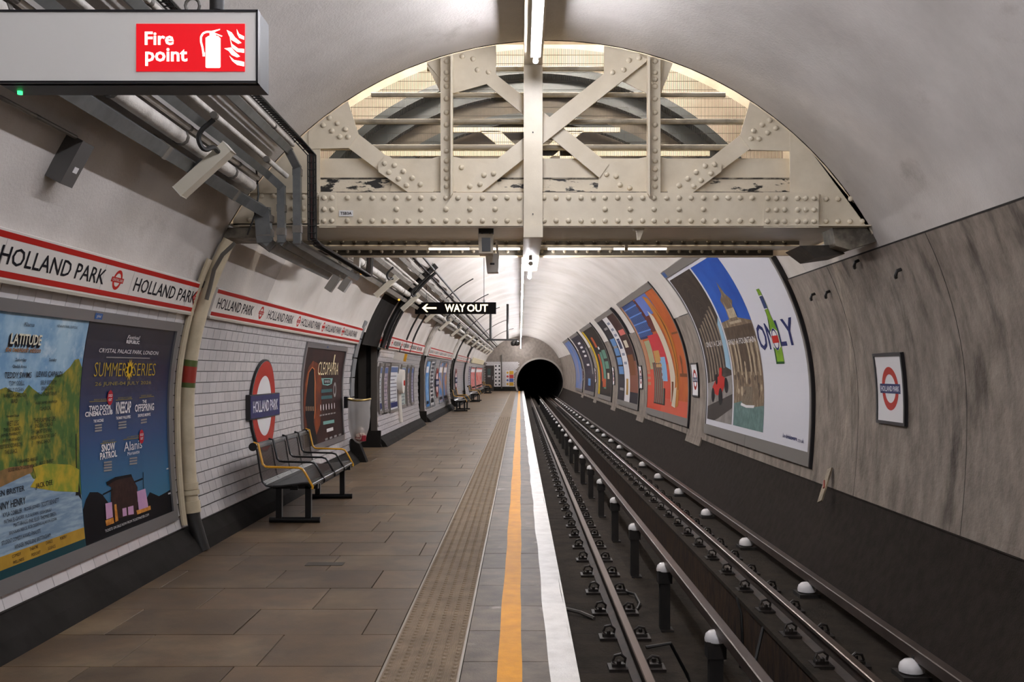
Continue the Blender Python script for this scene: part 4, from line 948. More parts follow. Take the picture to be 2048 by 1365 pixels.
# ---- posters farther along the left wall
for i, (a, b, m1, m2, lab) in enumerate(((30.95, 32.3, '#2e6ca8', '#88a9c8', 'tall blue poster just past the second passage'), (32.5, 34.2, '#c9c9c9', '#3b3d44', 'tall white poster with dark lettering past the second passage'), (36.0, 37.9, '#3a78b0', '#c28f4a', 'bright blue and orange poster behind the second bench'), (38.1, 40.1, '#4a6f9c', '#a8703c', 'blue and brown poster nearest the third passage'),
      (57, 58.6, '#c9c6cc', '#6a4a8a', 'white poster with purple lettering at the far end'), (59.5, 65, '#b33a35', '#c9a0a0', 'wide red poster at the far left end'), (66.5, 77, '#c0473d', '#d8b8b0', 'farthest wide red poster beside the end door'))):
    t = thing('wall_poster', lab, 'poster', tuple(surf('L', a, -.8/R)), 'posters on the far left wall')
    frame(t, 'L', a, b, -.84, .74 if i < 4 else .66, .06, .06, .06, .035, alu_m)
    sh = sheet(t, 'L', a+.05, b-.05, -.79, (.69 if i < 4 else .6), .02, M('far_poster_%d' % i, m1, .35, col2=m2, scale=2.5, lo=.45, hi=.6))
    pr = Print(LFN(.02))
    for k in range(10):
        if i in (1, 4): pr.rect(a+.4, b-.4, .55-k*.13, .62-k*.13, M('far_ink', '#2a2a33', .4), 1)
    pr.rect(a+.3, b-.3, .3, .5, c_white, 1) if i not in (1, 4) else None
    pr.rect(a+.3, b-.3, -.7, -.6, ink_dark, 1); pr.build(sh)

# ---- big posters across the track
RFN = lambda off: wall_fn('R', 0, 0, off)
def right_poster(name, label, Y0, Y1, matn, s0=-.80, s1=2.40):
    Y0 *= .986; Y1 *= .986
    t = thing(name, label, 'poster', tuple(surf('R', (Y0+Y1)/2, s0/R)))
    frame(t, 'R', Y0, Y1, s0, s1, .07, .17, .15, .06, alu_dull)
    MB().panel('R', Y0-.016, Y0, (s0-.01)/R, (s1+.01)/R, -.01, .052, 20).build('frame_edge', black_frame, t)
    Mx = (Y0+Y1)/2
    MB().panel('R', Mx-.004, Mx+.004, s0/R, (s0+.17)/R, -.01, .0605, 2).build('frame_joint', joint_m, t)
    return t, sheet(t, 'R', Y0+.06, Y1-.06, s0+.15, s1-.13, .045, matn)
t, sh = right_poster('beer_poster', 'huge white beer poster with a green bottle and the word ONLY across the track', 11.86, 18.60, M('print_white', '#cbcad0', .3))
pr = Print(RFN(.045))
def RR(pr, a, b, c, d, mat, layer): pr.rect(a, b, c, d, mat, layer)
b1, b2, b3, b4 = uv(1414,840)[0], uv(1463,850)[0], uv(1466,851)[0], uv(1526,865)[0]; vb = uv(1463,850)[1]; vt = uv(1375,540)[1]
dk = M('print_colonnade', '#2f2824', .4, col2='#3f362f', scale=3); stone = M('print_stone', '#6d5c4a', .4, col2='#a8977c', scale=7, lo=.5, hi=.7, stretch=(1,1,.5)); bsky = M('print_blue_sky', '#1d469a', .35, col2='#2a58ad', scale=1)
hgt = vt-vb
pr.rect(b1, b2, vb, vt, dk, 1); pr.rect(b3, b4, vb, vt, bsky, 1)
wd1 = b2-b1; wd2 = b4-b3
X1 = lambda a, b: (b1+a*wd1, vb+b*hgt); X2 = lambda a, b: (b3+a*wd2, vb+b*hgt)
# colonnade photograph with a red racing car
pr.poly([X1(0,0),X1(1,0),X1(1,.30),X1(0,.24)], M('print_road', '#8a8480', .4, col2='#75706d', scale=6), 2); pr.poly([X1(0,.085),X1(0,0),X1(.35,0),X1(1,.10),X1(1,.185)], M('print_shadow', '#3b3633', .4), 3)
pr.poly([X1(0,.0),X1(.3,.0),X1(1,.07),X1(1,0)], MATS['print_road'], 4)
for i in range(7):
    a = .12+i*.12; pr.poly([X1(a,.24+.02*i),X1(a+.05,.245+.02*i),X1(a+.04,.62+.02*i),X1(a-.02,.62+.02*i)], M('print_column', '#8d7f6e', .4, col2='#6d6153', scale=5), 3)
for i in range(8):
    pts = []; r = .12+i*.055
    for k in range(11): a = PI*k/10; pts.append(X1(.62-.03*i+r*math.cos(a)*.75, .60+.022*i+r*.45*math.sin(a)))
    for q0, q1 in zip(pts, pts[1:]):
        if all(b1 < q[0] < b2 for q in (q0, q1)): pr.line(q0, q1, .012, M('print_arch_line', '#4d443b', .4), 3)
pr.poly([X1(.82,.35),X1(1,.33),X1(1,.66),X1(.9,.62)], M('print_pale_sky', '#8fb0c4', .4), 4)
car = M('print_car_red', '#b0271f', .35)
pr.poly([X1(.2,.185),X1(.42,.165),X1(.62,.19),X1(.75,.25),X1(.72,.285),X1(.55,.30),X1(.38,.27),X1(.22,.22)], car, 5)
pr.poly([X1(.5,.285),X1(.62,.28),X1(.66,.345),X1(.56,.345)], car, 5)
for a, b, r in ((.24,.165,.07),(.55,.16,.08),(.78,.235,.07),(.4,.27,.05)): u, v = X1(a, b); pr.ell(u, v, wd1*r, wd1*r*.9, ink_dark, 6, 16)
T(pr, 'ONLY A CAR', 1413, 691, 1444, 685, 11, c_white, 7)
# fountain photograph
pr.poly([X2(0,0),X2(1,0),X2(1,.14),X2(.6,.13),X2(.3,.15),X2(0,.17)], M('print_pool', '#4f6663', .4, col2='#66807c', scale=9), 2)
pr.poly([X2(0,.13),X2(.3,.15),X2(.6,.12),X2(1,.14),X2(1,.60),X2(.62,.63),X2(.60,.70),X2(.68,.73),X2(.55,.78),X2(.5,.86),X2(.44,.78),X2(.3,.75),X2(.34,.70),X2(.32,.63),X2(0,.62)], stone, 3)
dkst = M('print_dark_stone', '#43372c', .4, col2='#58493b', scale=8)
pr.rect(X2(.02,0)[0], X2(.98,0)[0], X2(0,.50)[1], X2(0,.585)[1], dkst, 4)
pr.poly([X2(.38,.32)]+[X2(.5-.13*math.cos(PI*k/8), .46+.05*math.sin(PI*k/8)) for k in range(9)]+[X2(.63,.32)], dkst, 4)
pst = M('print_pale_stone', '#b9aa91', .4, col2='#9c8c74', scale=12)
for a in (.06,.22,.33,.66,.78,.93): pr.rect(X2(a,0)[0]-.03, X2(a,0)[0]+.05, X2(0,.30)[1], X2(0,.50)[1], pst, 5)
for a in (.14,.28,.72,.86): pr.rect(X2(a,0)[0]-.03, X2(a,0)[0]+.03, X2(0,.32)[1], X2(0,.48)[1], dkst, 5)
pr.rect(X2(.36,0)[0], X2(.62,0)[0], X2(0,.635)[1], X2(0,.69)[1], pst, 5); pr.rect(X2(.3,0)[0], X2(.7,0)[0], X2(0,.60)[1], X2(0,.615)[1], pst, 5)
pr.rect(X2(.3,0)[0], X2(.66,0)[0], X2(0,.13)[1], X2(0,.235)[1], M('print_rock', '#5e5346', .4, col2='#7d705e', scale=14), 5)
random.seed(3)
for i in range(26): u, v = X2(random.uniform(.05,.95), random.uniform(.2,.31)); pr.ell(u, v, random.uniform(.03,.09), random.uniform(.03,.08), random.choice((pst, stone, dkst)), 6, 9)
u, v = X2(.48,.30); pr.ell(u, v, .06, .14, pst, 7, 12); pr.ell(u, v+.17, .04, .05, pst, 7, 10)
pr.poly([X2(.26,.125),X2(.45,.115),X2(.7,.12),X2(.72,.135),X2(.45,.13),X2(.28,.14)], c_white, 6)
T(pr, 'ONLY A FOUNTAIN', 1457, 686, 1511, 677, 12, c_white, 8)
# bottle
ut, vt2 = uv(1513, 579); ub, vb2 = uv(1567, 728); uc = uv(1549, 668)[0]; L_ = vt2-vb2
grn = M('print_bottle_green', '#5b8a1f', .3, col2='#7fa02a', scale=4); grn_d = M('print_bottle_dark', '#1f4a1c', .3)
def bot(a, b): return (uc+a*.30, vb2+b*L_)
pr.poly([bot(-.62,0),bot(.62,0),bot(.66,.03),bot(.66,.42),bot(.55,.50),bot(.30,.62),bot(.26,.95),bot(.26,1),bot(-.26,1),bot(-.26,.95),bot(-.30,.62),bot(-.55,.50),bot(-.66,.42),bot(-.66,.03)], grn, 4)
pr.poly([bot(-.62,0),bot(-.45,0),bot(-.45,.42),bot(-.22,.62),bot(-.2,.95),bot(-.26,.95),bot(-.30,.62),bot(-.55,.50),bot(-.66,.42),bot(-.66,.03)], grn_d, 5)
pr.rect(bot(-.66,0)[0], bot(.66,0)[0], bot(0,0)[1], bot(0,.03)[1], grn_d, 5)
pr.poly([bot(-.27,.72),bot(.27,.72),bot(.26,.90),bot(-.26,.90)], M('print_label_blue', '#2b3a63', .4), 6)
for b in (.72, .90): pr.rect(bot(-.28,0)[0], bot(.28,0)[0], bot(0,b)[1], bot(0,b+.012)[1], c_white, 7)
pr.poly([bot(-.60,.22),bot(0,.17),bot(.60,.22),bot(.60,.42),bot(0,.47),bot(-.60,.42)], c_white, 6)
u, v = bot(0,.32); pr.ring(u, v, .15, .12, c_navy, 7, 20); pr.rect(u-.16, u+.16, v-.05, v+.05, c_red, 8); pr.text('BEER', u, v, .05, c_white, 9) if False else None
T(pr, 'ON', 1516, 678, 1550, 669, 56, c_navy, 3, bold=.015); T(pr, 'LY', 1555, 668, 1590, 661, 56, c_navy, 3, bold=.015)
T(pr, 'be', 1566, 871, 1571, 872, 9, c_navy, 3); T(pr, 'drinkaware', 1572, 872, 1594, 879, 9, c_navy, 3, bold=.02); T(pr, '.co.uk', 1595, 880, 1608, 883, 9, c_navy, 3)
pr.build(sh)
tgp = Print(RFN(.061), .3); tgp.rect(-18.27, -17.97, 2.27, 2.38, MATS['tag_blue'], 1); tgp.build(t)
def norm(Y0, Y1, s0=-.65, s1=2.27):
    Y0 *= .986; Y1 *= .986
    return lambda a, b: (-(Y1-.06)+a*(Y1-Y0-.12), s0+b*(s1-s0))
# orange poster
t, sh = right_poster('striped_poster', 'orange and red poster with striped colour blocks, second across the track', 20.48, 27.2, M('print_orange', '#b5602c', .35, col2='#a8502a', scale=2))
g = norm(20.48, 27.2); pr = Print(RFN(.045))
def bx(a0, a1, b0, b1, m, l): p = g(a0, b0); q = g(a1, b1); pr.rect(p[0], q[0], p[1], q[1], m, l)
K = lambda n, c: M('print_'+n, c, .4)
bx(0,.62,0,.36,K('vermilion','#bf4a35'),1); bx(.40,1,0,.12,K('coral','#c25a45'),2); bx(0,.10,.2,1,K('tan','#a8785a'),1)
bx(.05,.45,.64,1,K('deep_blue','#2a3560'),2); bx(.42,.62,.68,.98,K('maroon','#5c2a26'),2); bx(.5,.8,.82,1,K('violet_blue','#5f74b8'),3)
bx(.28,.62,.40,.66,K('signal_red','#b8323a'),3); bx(.12,.3,.36,.62,K('sage','#9a9a78'),2); bx(.3,.45,.36,.52,K('ochre2','#b58a4c'),4); bx(.2,.44,.20,.42,K('dark_stripe','#3b2a26'),4); bx(.2,.5,.06,.2,K('dark_stripe','#3b2a26'),4); bx(.42,.56,.26,.46,K('sky2','#7fa6c9'),4)
for i in range(14): bx(.055+i*.028,.062+i*.028,.66,.99,K('blue_line','#5f86c9'),5)
for i in range(4): bx(.05,.45,.70+i*.08,.712+i*.08,K('blue_line','#5f86c9'),5)
for i in range(10): bx(.205+i*.027,.213+i*.027,.07,.42,K('mixed_line','#8fae94') if i % 2 else K('pink_line','#c96a62'),5)
pr.poly([g(.60,.86),g(.66,.80),g(.74,.30),g(.70,.10),g(.64,.10),g(.62,.40),g(.56,.70)], K('bone','#c9bda8'),5)
pr.poly([g(.70,.98),g(.78,.95),g(.84,.6),g(.80,.08),g(.74,.06),g(.76,.5),g(.70,.8)], K('amber2','#b5742c'),5); pr.poly([g(.76,.9),g(.80,.7),g(.80,.2),g(.785,.2),g(.78,.6)], K('umber','#6d3f1e'),6); pr.poly([g(.70,.20),g(.76,.22),g(.74,.06),g(.66,.07)], K('bone','#c9bda8'),7); bx(.655,.70,.1,.26,K('umber','#6d3f1e'),6)
u, v = g(.90,.42); pr.ell(u, v, .12, .12, K('umber','#6d3f1e'), 3, 12); pr.rect(u-.08, u+.08, v-.3, v-.1, K('umber','#6d3f1e'), 3)
bx(.84,.98,.30,.325,K('umber','#6d3f1e'),3); bx(.86,.98,.62,.635,K('umber','#6d3f1e'),3); pr.build(sh)
# the rest, seen at a glancing angle
t, sh = right_poster('triple_poster', 'dark, white and brown three-part poster, third across the track', 29.15, 35.3, M('print_charcoal', '#26252c', .35)); g = norm(29.15, 35.3); pr = Print(RFN(.045))
bx(.36,.62,0,1,c_white,1); bx(.62,1,.3,1,K('dark_wine','#3a2422'),1); bx(.62,1,.12,.45,K('rosewood','#7a4a3a'),2); bx(.66,.9,.30,.52,K('umber','#6d3f1e'),3); bx(.7,.95,.74,.80,K('pink_line','#c96a62'),3); bx(.7,.85,.60,.68,K('bone','#c9bda8'),3)
for i, b in enumerate((.36,.47,.58,.70)): bx(.08,.33,b-.05,b+.04,K('type_blue','#5b86b8'),2)
for b in (.86,.62,.12): bx(.1,.3,b,b+.03,c_grey,2)
for b in (.93,.85,.78,.70,.55,.45): bx(.42,.56,b-.03,b,K('type_grey','#8a8fa0'),2)
bx(.44,.54,.08,.26,K('gold2','#a8823c'),2); bx(.42,.56,.60,.72,K('type_navy','#3a3f5c'),2); pr.build(sh)
t, sh = right_poster('yellow_edged_poster', 'dark poster with a yellow left edge, fourth across the track', 37.7, 44.2, M('print_soot', '#25221f', .35)); g = norm(37.7, 44.2); pr = Print(RFN(.045))
bx(0,.14,0,1,K('bright_yellow','#c9a81f'),1); bx(.45,.62,.1,.62,K('sea_green','#5d8a78'),1); bx(.35,.5,.7,.86,K('flame','#b0502c'),2); bx(.3,.42,.2,.6,K('flame','#b0502c'),2); bx(.36,.6,.12,.24,K('flame','#b0502c'),3); bx(.66,.9,.38,.48,K('sea_green','#5d8a78'),2); bx(.66,.9,.52,.64,K('sea_green','#5d8a78'),2); bx(.72,.85,.24,.32,K('bone','#c9bda8'),2); bx(.5,.6,.66,.7,c_white,2); pr.build(sh)
t, sh = right_poster('dark_poster', 'slate poster with a column of white lettering, fifth across the track', 46.4, 53.2, M('print_slate', '#2f2d38', .35)); g = norm(46.4, 53.2); pr = Print(RFN(.045))
for b in (.84,.76,.68,.60,.44): bx(.35,.62,b,b+.035,c_white,1)
bx(.8,.9,.3,.75,c_grey,1); bx(.35,.6,.1,.22,K('type_blue','#5b86b8'),1); pr.build(sh)
t, sh = right_poster('blue_poster', 'narrow-looking blue poster, farthest across the track', 55.2, 62, M('print_mid_blue', '#3f6fae', .35, col2='#8a7f86', scale=.8)); 
# ---- small roundel panels across the track
for i, Y in enumerate((9.25, 19.55, 28.35, 36.6, 45.3, 54.2)):
    lab = 'framed white HOLLAND PARK roundel panel across the track, '+('nearest and largest' if i == 0 else 'between the beer and orange posters' if i == 1 else 'just past the orange poster' if i == 2 else 'just past the three-part poster' if i == 3 else 'just past the yellow-edged poster' if i == 4 else 'farthest one')
    t = thing('roundel_panel', lab, 'sign', tuple(surf('R', Y, -.15/R)), 'roundel panels across the track'); s0, s1 = -.163, .512; w = .355
    frame(t, 'R', Y-w, Y+w, s0, s1, .03, .03, .03, .045, black_frame)
    sh = sheet(t, 'R', Y-w+.02, Y+w-.02, s0+.02, s1-.02, .035, c_white)
    pr = Print(RFN(.035)); sm = .175; pr.ring(-Y, sm, .205, .135, roundel_red, 1); pr.rect(-Y-.25, -Y+.25, sm-.045, sm+.045, roundel_blue, 2); pr.text('HOLLAND PARK', -Y, sm, .052, c_white, 3, w=.45, bold=.012); pr.build(sh)
# ---- fixings and the leaning board on the right wall
for i, (x, y, lab) in enumerate(((1720,520,'black iron hook high on the right wall below the seam'), (1805,538,'black iron hook nearest the viewer on the right wall'), (1632,587,'left one of two small black hooks beside the beer poster'), (1662,582,'right one of two small black hooks beside the beer poster'))):
    Y, s = hit(x, y); m = tmat('R', Y, s/R, .0); o = MB().tube([(0,0,-.02),(0,0,.05),(-.01,-.03,.07),(-.05,-.05,.06)], .016, 7).build('wall_hook', cable_m, None, True, label=lab, cat='hook'); o.matrix_basis = m
Y, s = hit(1652, 968); t = thing('marker_board', 'weathered wooden board with a red stripe leaning at the foot of the right wall', 'board', tuple(surf('R', Y, (s-.15)/R)))
a0 = P(1640, 1004, 10.75); a1 = P(1660, 938, 10.95)
MB().bar(a0, a1, .085, .018, (-1, -.2, .3)).build('plank', M('weathered_wood', '#8a7d68', .7, col2='#6d6250', scale=9, stretch=(4,4,1)), t)
d = (a1-a0); MB().bar(a0+d*.42+Vector((-.012,-.03,0)), a0+d*.62+Vector((-.012,.03,0)), .02, .018, (-1,-.2,.3)).build('red_stripe', M('faded_red', '#8f3f30', .6), t)
# raised ribs of concrete between the posters
for i, Y in enumerate((18.72, 27.33, 35.45, 44.35, 53.35)):
    MB().panel('R', Y, Y+1.6, -19*D2R, FDARK+.01, -.02, .03, 3).build('foot_pad', concrete, wr)
# ---------------------------------------------------------------- benches
bench_steel = M('bench_steel', '#37393a', .3, metal=.85, col2='#2b2d2e', scale=6)
bench_black = M('bench_black', '#121213', .35, metal=.2); bench_yel = M('bench_yellow', '#d39a1e', .35)
def bench(loc, label):
    X0, Y0, _ = loc; t = thing('platform_bench', label, 'bench', loc, 'steel benches on the platform'); L = 2.4
    prof = [(.02,.385),(.035,.41),(.03,.435),(0,.447),(-.06,.445),(-.16,.43),(-.27,.415),(-.36,.412),(-.42,.425),(-.455,.46),(-.47,.52),(-.485,.60),(-.50,.70),(-.512,.78),(-.525,.815),(-.55,.83),(-.575,.818)]
    pts = [Vector((p[0], 0, p[1])) for p in prof]; ln = [0]
    for a, b in zip(pts, pts[1:]): ln.append(ln[-1]+(b-a).length)
    mb = MB(); s = 0
    while s < ln[-1]:
        j = max(k for k in range(len(ln)) if ln[k] <= s+1e-9); j = min(j, len(pts)-2); p = pts[j].lerp(pts[j+1], (s-ln[j])/(ln[j+1]-ln[j]))
        dd = (pts[j+1]-pts[j]).normalized(); nn = Vector((-dd.z, 0, dd.x))
        mb.bar(Vector((X0, Y0, 0))+p, Vector((X0, Y0+L, 0))+p, .0095, .004, nn); s += .0128
    mb.build('seat_slats', bench_steel, t, kind='stuff')
    for q, nm in (((.02,.415), 'front_roll'), ((-.55,.80), 'back_roll')):
        MB().tube([(X0+q[0], Y0, q[1]), (X0+q[0], Y0+L, q[1])], .030 if nm == 'back_roll' else .02, 12).build(nm, bench_steel, t, True)
    for y in (0, L): MB().tube([(X0-.55, Y0+y-.012, .80), (X0-.55, Y0+y+.012, .80)], .042, 14).build('roll_cap', bench_black, t, True)
    for i in range(5):
        y = Y0+L*i/4; e = i in (0, 4)
        arm = [(-.545,.842),(-.50,.83),(-.455,.63),(-.43,.605),(-.40,.60),(-.10,.592),(-.06,.58),(-.03,.54),(.045,.40),(.04,.38)]
        MB().tube([(X0+a, y, z) for a, z in arm], .0115, 7).build('armrest', bench_yel if e else bench_black, t, True)
        MB().tube([(X0+a, y, z-.012) for a, z in prof[2:15]], .009, 6).build('seat_rib', bench_black, t, True)
    for y in (.30, L-.15):
        yy = Y0+y
        for dx in (-.06, -.36): MB().box(X0+dx-.03, X0+dx+.03, yy-.03, yy+.03, .05, .38).build('leg', bench_black, t)
        MB().box(X0-.42, X0+.04, yy-.03, yy+.03, .35, .40).build('cross_bar', bench_black, t)
        MB().tube([(X0-.46, yy, .03), (X0+.06, yy, .03)], .03, 10).build('foot', bench_black, t, True)
    MB().box(X0-.24, X0-.16, Y0+.25, Y0+L-.1, .34, .38).build('long_beam', bench_black, t)
    return t
bench((-2.11, 9.92, 0), 'dark steel platform bench with yellow end armrests below the large roundel')
bench((-2.11, 38.6, 0), 'steel bench beyond the second passage, second from the viewer')
bench((-2.11, 50.8, 0), 'steel bench far along the platform, third from the viewer')
bench((-2.11, 70.5, 0), 'steel bench by the end wall, farthest from the viewer')
# ---------------------------------------------------------------- litter bag on the wall
lb = thing('litter_bag_holder', 'clear plastic litter bag hanging from a wall hoop beside the first passage', 'litter bin', (-2.62, 16.4, 0))
hoop = [(-2.66+.19*math.cos(a), 16.45+.2*math.sin(a), 1.09+.012*math.cos(a*2)) for a in lsp(0, 2*PI, 20)]
MB().tube(hoop, .016, 6, False).build('hoop', M('brassy_hoop', '#8f7a45', .35, metal=.6), lb, True)
MB().box(-2.90, -2.84, 16.38, 16.52, .95, 1.14).build('wall_bracket', black_frame, lb)
mb = MB(); n = 24; vs = []; fs = []; prof = [(1.02, 1.10), (1.0, 1.0), (.97, .8), (.90, .62), (.70, .48), (.35, .40), (.05, .37)]
random.seed(5)
for k, (q, z) in enumerate(prof):
    for i in range(n):
        a = 2*PI*i/n; w = 1+.05*math.sin(5*a+k)+.03*math.sin(9*a-k*2); vs.append((-2.66+.18*q*w*math.cos(a), 16.45+.19*q*w*math.sin(a), z+.01*math.sin(3*a)))
for k in range(len(prof)-1):
    for i in range(n): fs.append((k*n+i, k*n+(i+1) % n, (k+1)*n+(i+1) % n, (k+1)*n+i))
MB().add(vs, fs).build('plastic_bag', M('clear_plastic', '#c4c1c0', .35, alpha=.5), lb, True)
MB().lathe([(.02,.40),(.09,.44),(.11,.52),(.07,.60),(.03,.64)], (-2.64,16.4,0), 10).build('crumpled_wrapper', M('wrapper', '#b7a79a', .4, col2='#7a3a3a', scale=14, lo=.55, hi=.6), lb, True)
MB().lathe([(.01,.40),(.05,.41),(.055,.50),(.01,.52)], (-2.58,16.36,0), 8).build('red_can', M('can_red', '#8a2230', .3), lb, True)
MB().prism([(-2.9,17.0,0),(-2.62,17.0,0),(-2.78,17.0,.40),(-2.9,17.0,.40)], (0,.2,0)).build('stone_buttress', black_wall, None, label='sloping black buttress at the foot of the first passage', cat='buttress')
# ---------------------------------------------------------------- pipe at the girder
def ring_path(Y, f0, f1, off, n=14): return [surf('L', Y, f0+(f1-f0)*i/n, off) for i in range(n+1)]
pp_ = thing('standpipe', 'cream cast-iron pipe with a green and red band bending up the wall', 'pipe', tuple(surf('L', 8.62, -20*D2R, .1)))
MB().tube(ring_path(8.62, -15.5*D2R, 28*D2R, .10, 22), .058, 16).build('pipe_run', cream_pipe_m, pp_, True)
MB().tube([(-2.745,8.62,0)]+ring_path(8.62, -18.5*D2R, -15.5*D2R, .10, 2), .060, 14).build('black_foot', black_paint, pp_, True)
for f, r, w in ((-15.2, .070, .9), (-13.0, .074, .35), (-12.0, .068, .5)): MB().tube(ring_path(8.62, (f-w)*D2R, (f+w)*D2R, .10, 2), r, 16).build('collar', cream_pipe_m, pp_, True)
g0 = hit(383, 722)[1]; g1 = hit(380, 776)[1]
zf = lambda y: math.asin(max(-1, min(1, (P(0, y, 8.5).z-CZ)/(R-.1))))
MB().tube(ring_path(8.62, zf(776), zf(720), .10, 6), .0595, 16, False).build('green_band', M('band_green', '#4d5a2a', .45), pp_, True)
MB().tube(ring_path(8.62, zf(766), zf(733), .10, 4), .0602, 16, False).build('red_band', M('band_red', '#8f2a1d', .45), pp_, True)
pipe('conduit', 'thin cream conduit beside the banded pipe', ring_path(8.53, -17.5*D2R, 24*D2R, .045, 18), .026, cream_pipe_m, n=8)
pipe('conduit', 'pale conduit leaning behind the banded pipe', ring_path(8.72, 14*D2R, 27*D2R, .03, 8), .034, lag_m, n=8)
pipe('wall_cable', 'black cable curving down from the ceiling behind the banded pipe', [P(470,487,8.4), P(445,510,8.4), P(428,540,8.45), P(420,575,8.5), P(413,600,8.5)], .018, cable_grey, 'cable', 7)
MB().box(-.02,.02,-.03,.03,0,.05).build('pipe_clamp', black_paint, None, label='small black clamp where the frieze meets the banded pipe', cat='clamp').matrix_basis = tmat('L', 8.55, 20*D2R, .02)
# ---------------------------------------------------------------- cables arching over the left wall
for Y, f0, f1, off, r, lab in ((20.0, 15, 52, .10, .06, 'thick black cable bundle arching over the first passage'), (20.15, 15, 50, .18, .03, 'thinner black cable over the first passage'), (19.85, 18, 48, .17, .02, 'pale-edged cable over the first passage'), (24.1, 15, 36, .04, .022, 'left one of two dark conduits above the notice boards'), (25.4, 15, 36, .04, .03, 'right one of two dark conduits above the notice boards'), (29.3, 15, 40, .06, .07, 'bright pipe above the second passage'), (40.9, 15, 40, .06, .05, 'pipe above the third passage'), (43.2, -16, 40, .05, .03, 'dark conduit past the third passage'), (52, -16, 42, .05, .05, 'far dark conduit on the left wall')):
    pipe('arched_conduit', lab, ring_path(Y, f0*D2R, f1*D2R, off, 12), r, lag_m if 'bright' in lab or lab.startswith('pipe') else cable_m, n=8)
for i, Y in enumerate((26.5, 33, 41, 52, 64)): pipe('cable_loop', 'grey cable sweeping over the far ceiling, '+['nearest', 'second', 'third', 'fourth', 'farthest'][i]+' one', ring_path(Y, 38*D2R, (62+4*i)*D2R, .05, 8), .016, cable_m, 'cable', 6)
# ---------------------------------------------------------------- help point and small sign
hp = thing('help_point', 'round white help point standing off the wall among the notice boards', 'help point', tuple(surf('L', 24.15, 0)))
wall_disc('L', 24.12, .10, .30, .02, .16, white_box, 'white_disc', hp)
MB().tube(ring_path(24.12, -16*D2R, -.2/R, .05, 6), .05, 8).build('stand_pipe', white_box, hp, True)
wall_disc('L', 24.2, .06, .07, .16, .18, c_red, 'red_button', hp, n=14)
ws = thing('warning_sign', 'small white and yellow sign projecting under the third name frieze', 'sign', tuple(surf('L', 22.9, 13*D2R)))
m = tmat('L', 22.9, .72/R, .0)
for dims, mm, nm in (((-.02,.02,-.09,.09,.0,.24), white_box, 'plate'), ((-.022,.022,-.09,.09,.24,.30), bench_yel, 'yellow_edge'), ((-.01,.01,.09,.24,.10,.12), cable_m, 'hanger')):
    o = MB().box(*dims).build(nm, mm, ws); o.matrix_basis = Matrix.Identity(4); o.matrix_parent_inverse = wmat(ws).inverted() @ m
# ---------------------------------------------------------------- hanging signs
wo = thing('way_out_sign', 'black hanging WAY OUT sign with a lit left arrow', 'sign', P(911, 628, 22))
a = P(830, 628, 22); b = P(992, 605, 22)
MB().box(a.x, b.x, 22, 22.14, a.z, b.z).build('case', M('sign_black', '#0c0b0b', .7, spec=.03), wo)
lit = M('sign_lit', '#fff2c8', .4, emit=2.2, ecol='#ffe9b8')
pr = Print(flat_fn(P(911, 616.5, 21.999), (1,0,0), (0,0,1), .002), 0); k = 22/F
pr.text('WAY', (911-911)*k-.01, 0, .168, lit, 1, w=.45, bold=.02); pr.text('OUT', (955-911)*k, 0, .168, lit, 1, w=.46, bold=.02)
ux = (844-911)*k; pr.rect(ux+.05, ux+.32, -.018, .018, lit, 1); pr.poly([(ux,0),(ux+.10,.088),(ux+.135,.088),(ux+.055,0),(ux+.135,-.088),(ux+.10,-.088)], lit, 1)
pr.build(wo)
for x, yt in ((853, 515), (968, 505)):
    p = P(x, 605, 22.07); MB().tube([p, (p.x, 22.07, CZ+math.sqrt(R*R-(p.x-CX)**2)-.02)], .007, 6).build('suspension_rod', cable_m, wo)
    MB().tube([(p.x+.02*math.cos(q), 22.07, p.z+.03+.025*math.sin(q)) for q in lsp(0, 2*PI, 10)], .006, 5, False).build('shackle', cable_m, wo)
fs_ = thing('fire_point_sign', 'grey hanging box sign with a lit red Fire point panel', 'sign', P(300, 168, 3.8))
YF = 3.80; a = P(-3, 168, YF); b = P(517, 22, YF)
MB().box(a.x, b.x, YF, YF+.155, a.z, b.z).build('case', M('sign_case', '#4f5052', .5), fs_)
MB().box(a.x, b.x-.006, YF-.012, YF, a.z+.008, b.z-.008).build('front_plate', M('sign_face', '#efece6', .45), fs_)
for z0, z1 in ((a.z, a.z+.008), (b.z-.008, b.z)): MB().box(a.x, b.x, YF-.016, YF+.02, z0, z1).build('edge_trim', black_frame, fs_)
MB().box(b.x-.006, b.x+.002, YF-.016, YF+.02, a.z, b.z).build('edge_trim', black_frame, fs_)
lr = M('panel_lit_red', '#d8141c', .35, emit=.62, ecol='#e0061a'); lw = M('panel_lit_white', '#fff3e0', .35, emit=1.35, ecol='#fff0dc')
q0 = P(273, 143, YF-.013); q1 = P(490, 48, YF-.013)
rp = MB().box(q0.x, q1.x, YF-.016, YF-.012, q0.z, q1.z).build('lit_panel', lr, fs_)
k = YF/F; pr = Print(flat_fn(P(381, 95, YF-.016), (1,0,0), (0,0,1), .0008), 0)
U = lambda x, y: ((x-381)*k, (95-y)*k)
pr.text('Fire', U(319,77)[0], U(319,77)[1], 27*k, lw, 1, w=58*k, bold=.025); pr.text('point', U(333,112)[0], U(333,114)[1], 36*k, lw, 1, w=84*k, bold=.025)
pr.poly([U(411,76),U(417,72),U(436,72),U(441,77),U(441,134),U(439,136),U(413,136),U(411,134)], lw, 1)
pr.poly([U(419,72),U(419,66),U(423,62),U(440,58),U(440,60),U(428,65),U(445,72),U(443,74),U(432,69),U(432,72)], lw, 1)
arc = [(422,64),(413,64),(406,67),(402,74),(402,84),(405,95),(407,108)]
for p0_, p1_ in zip(arc, arc[1:]): pr.line(U(*p0_), U(*p1_), 4*k, lw, 1)
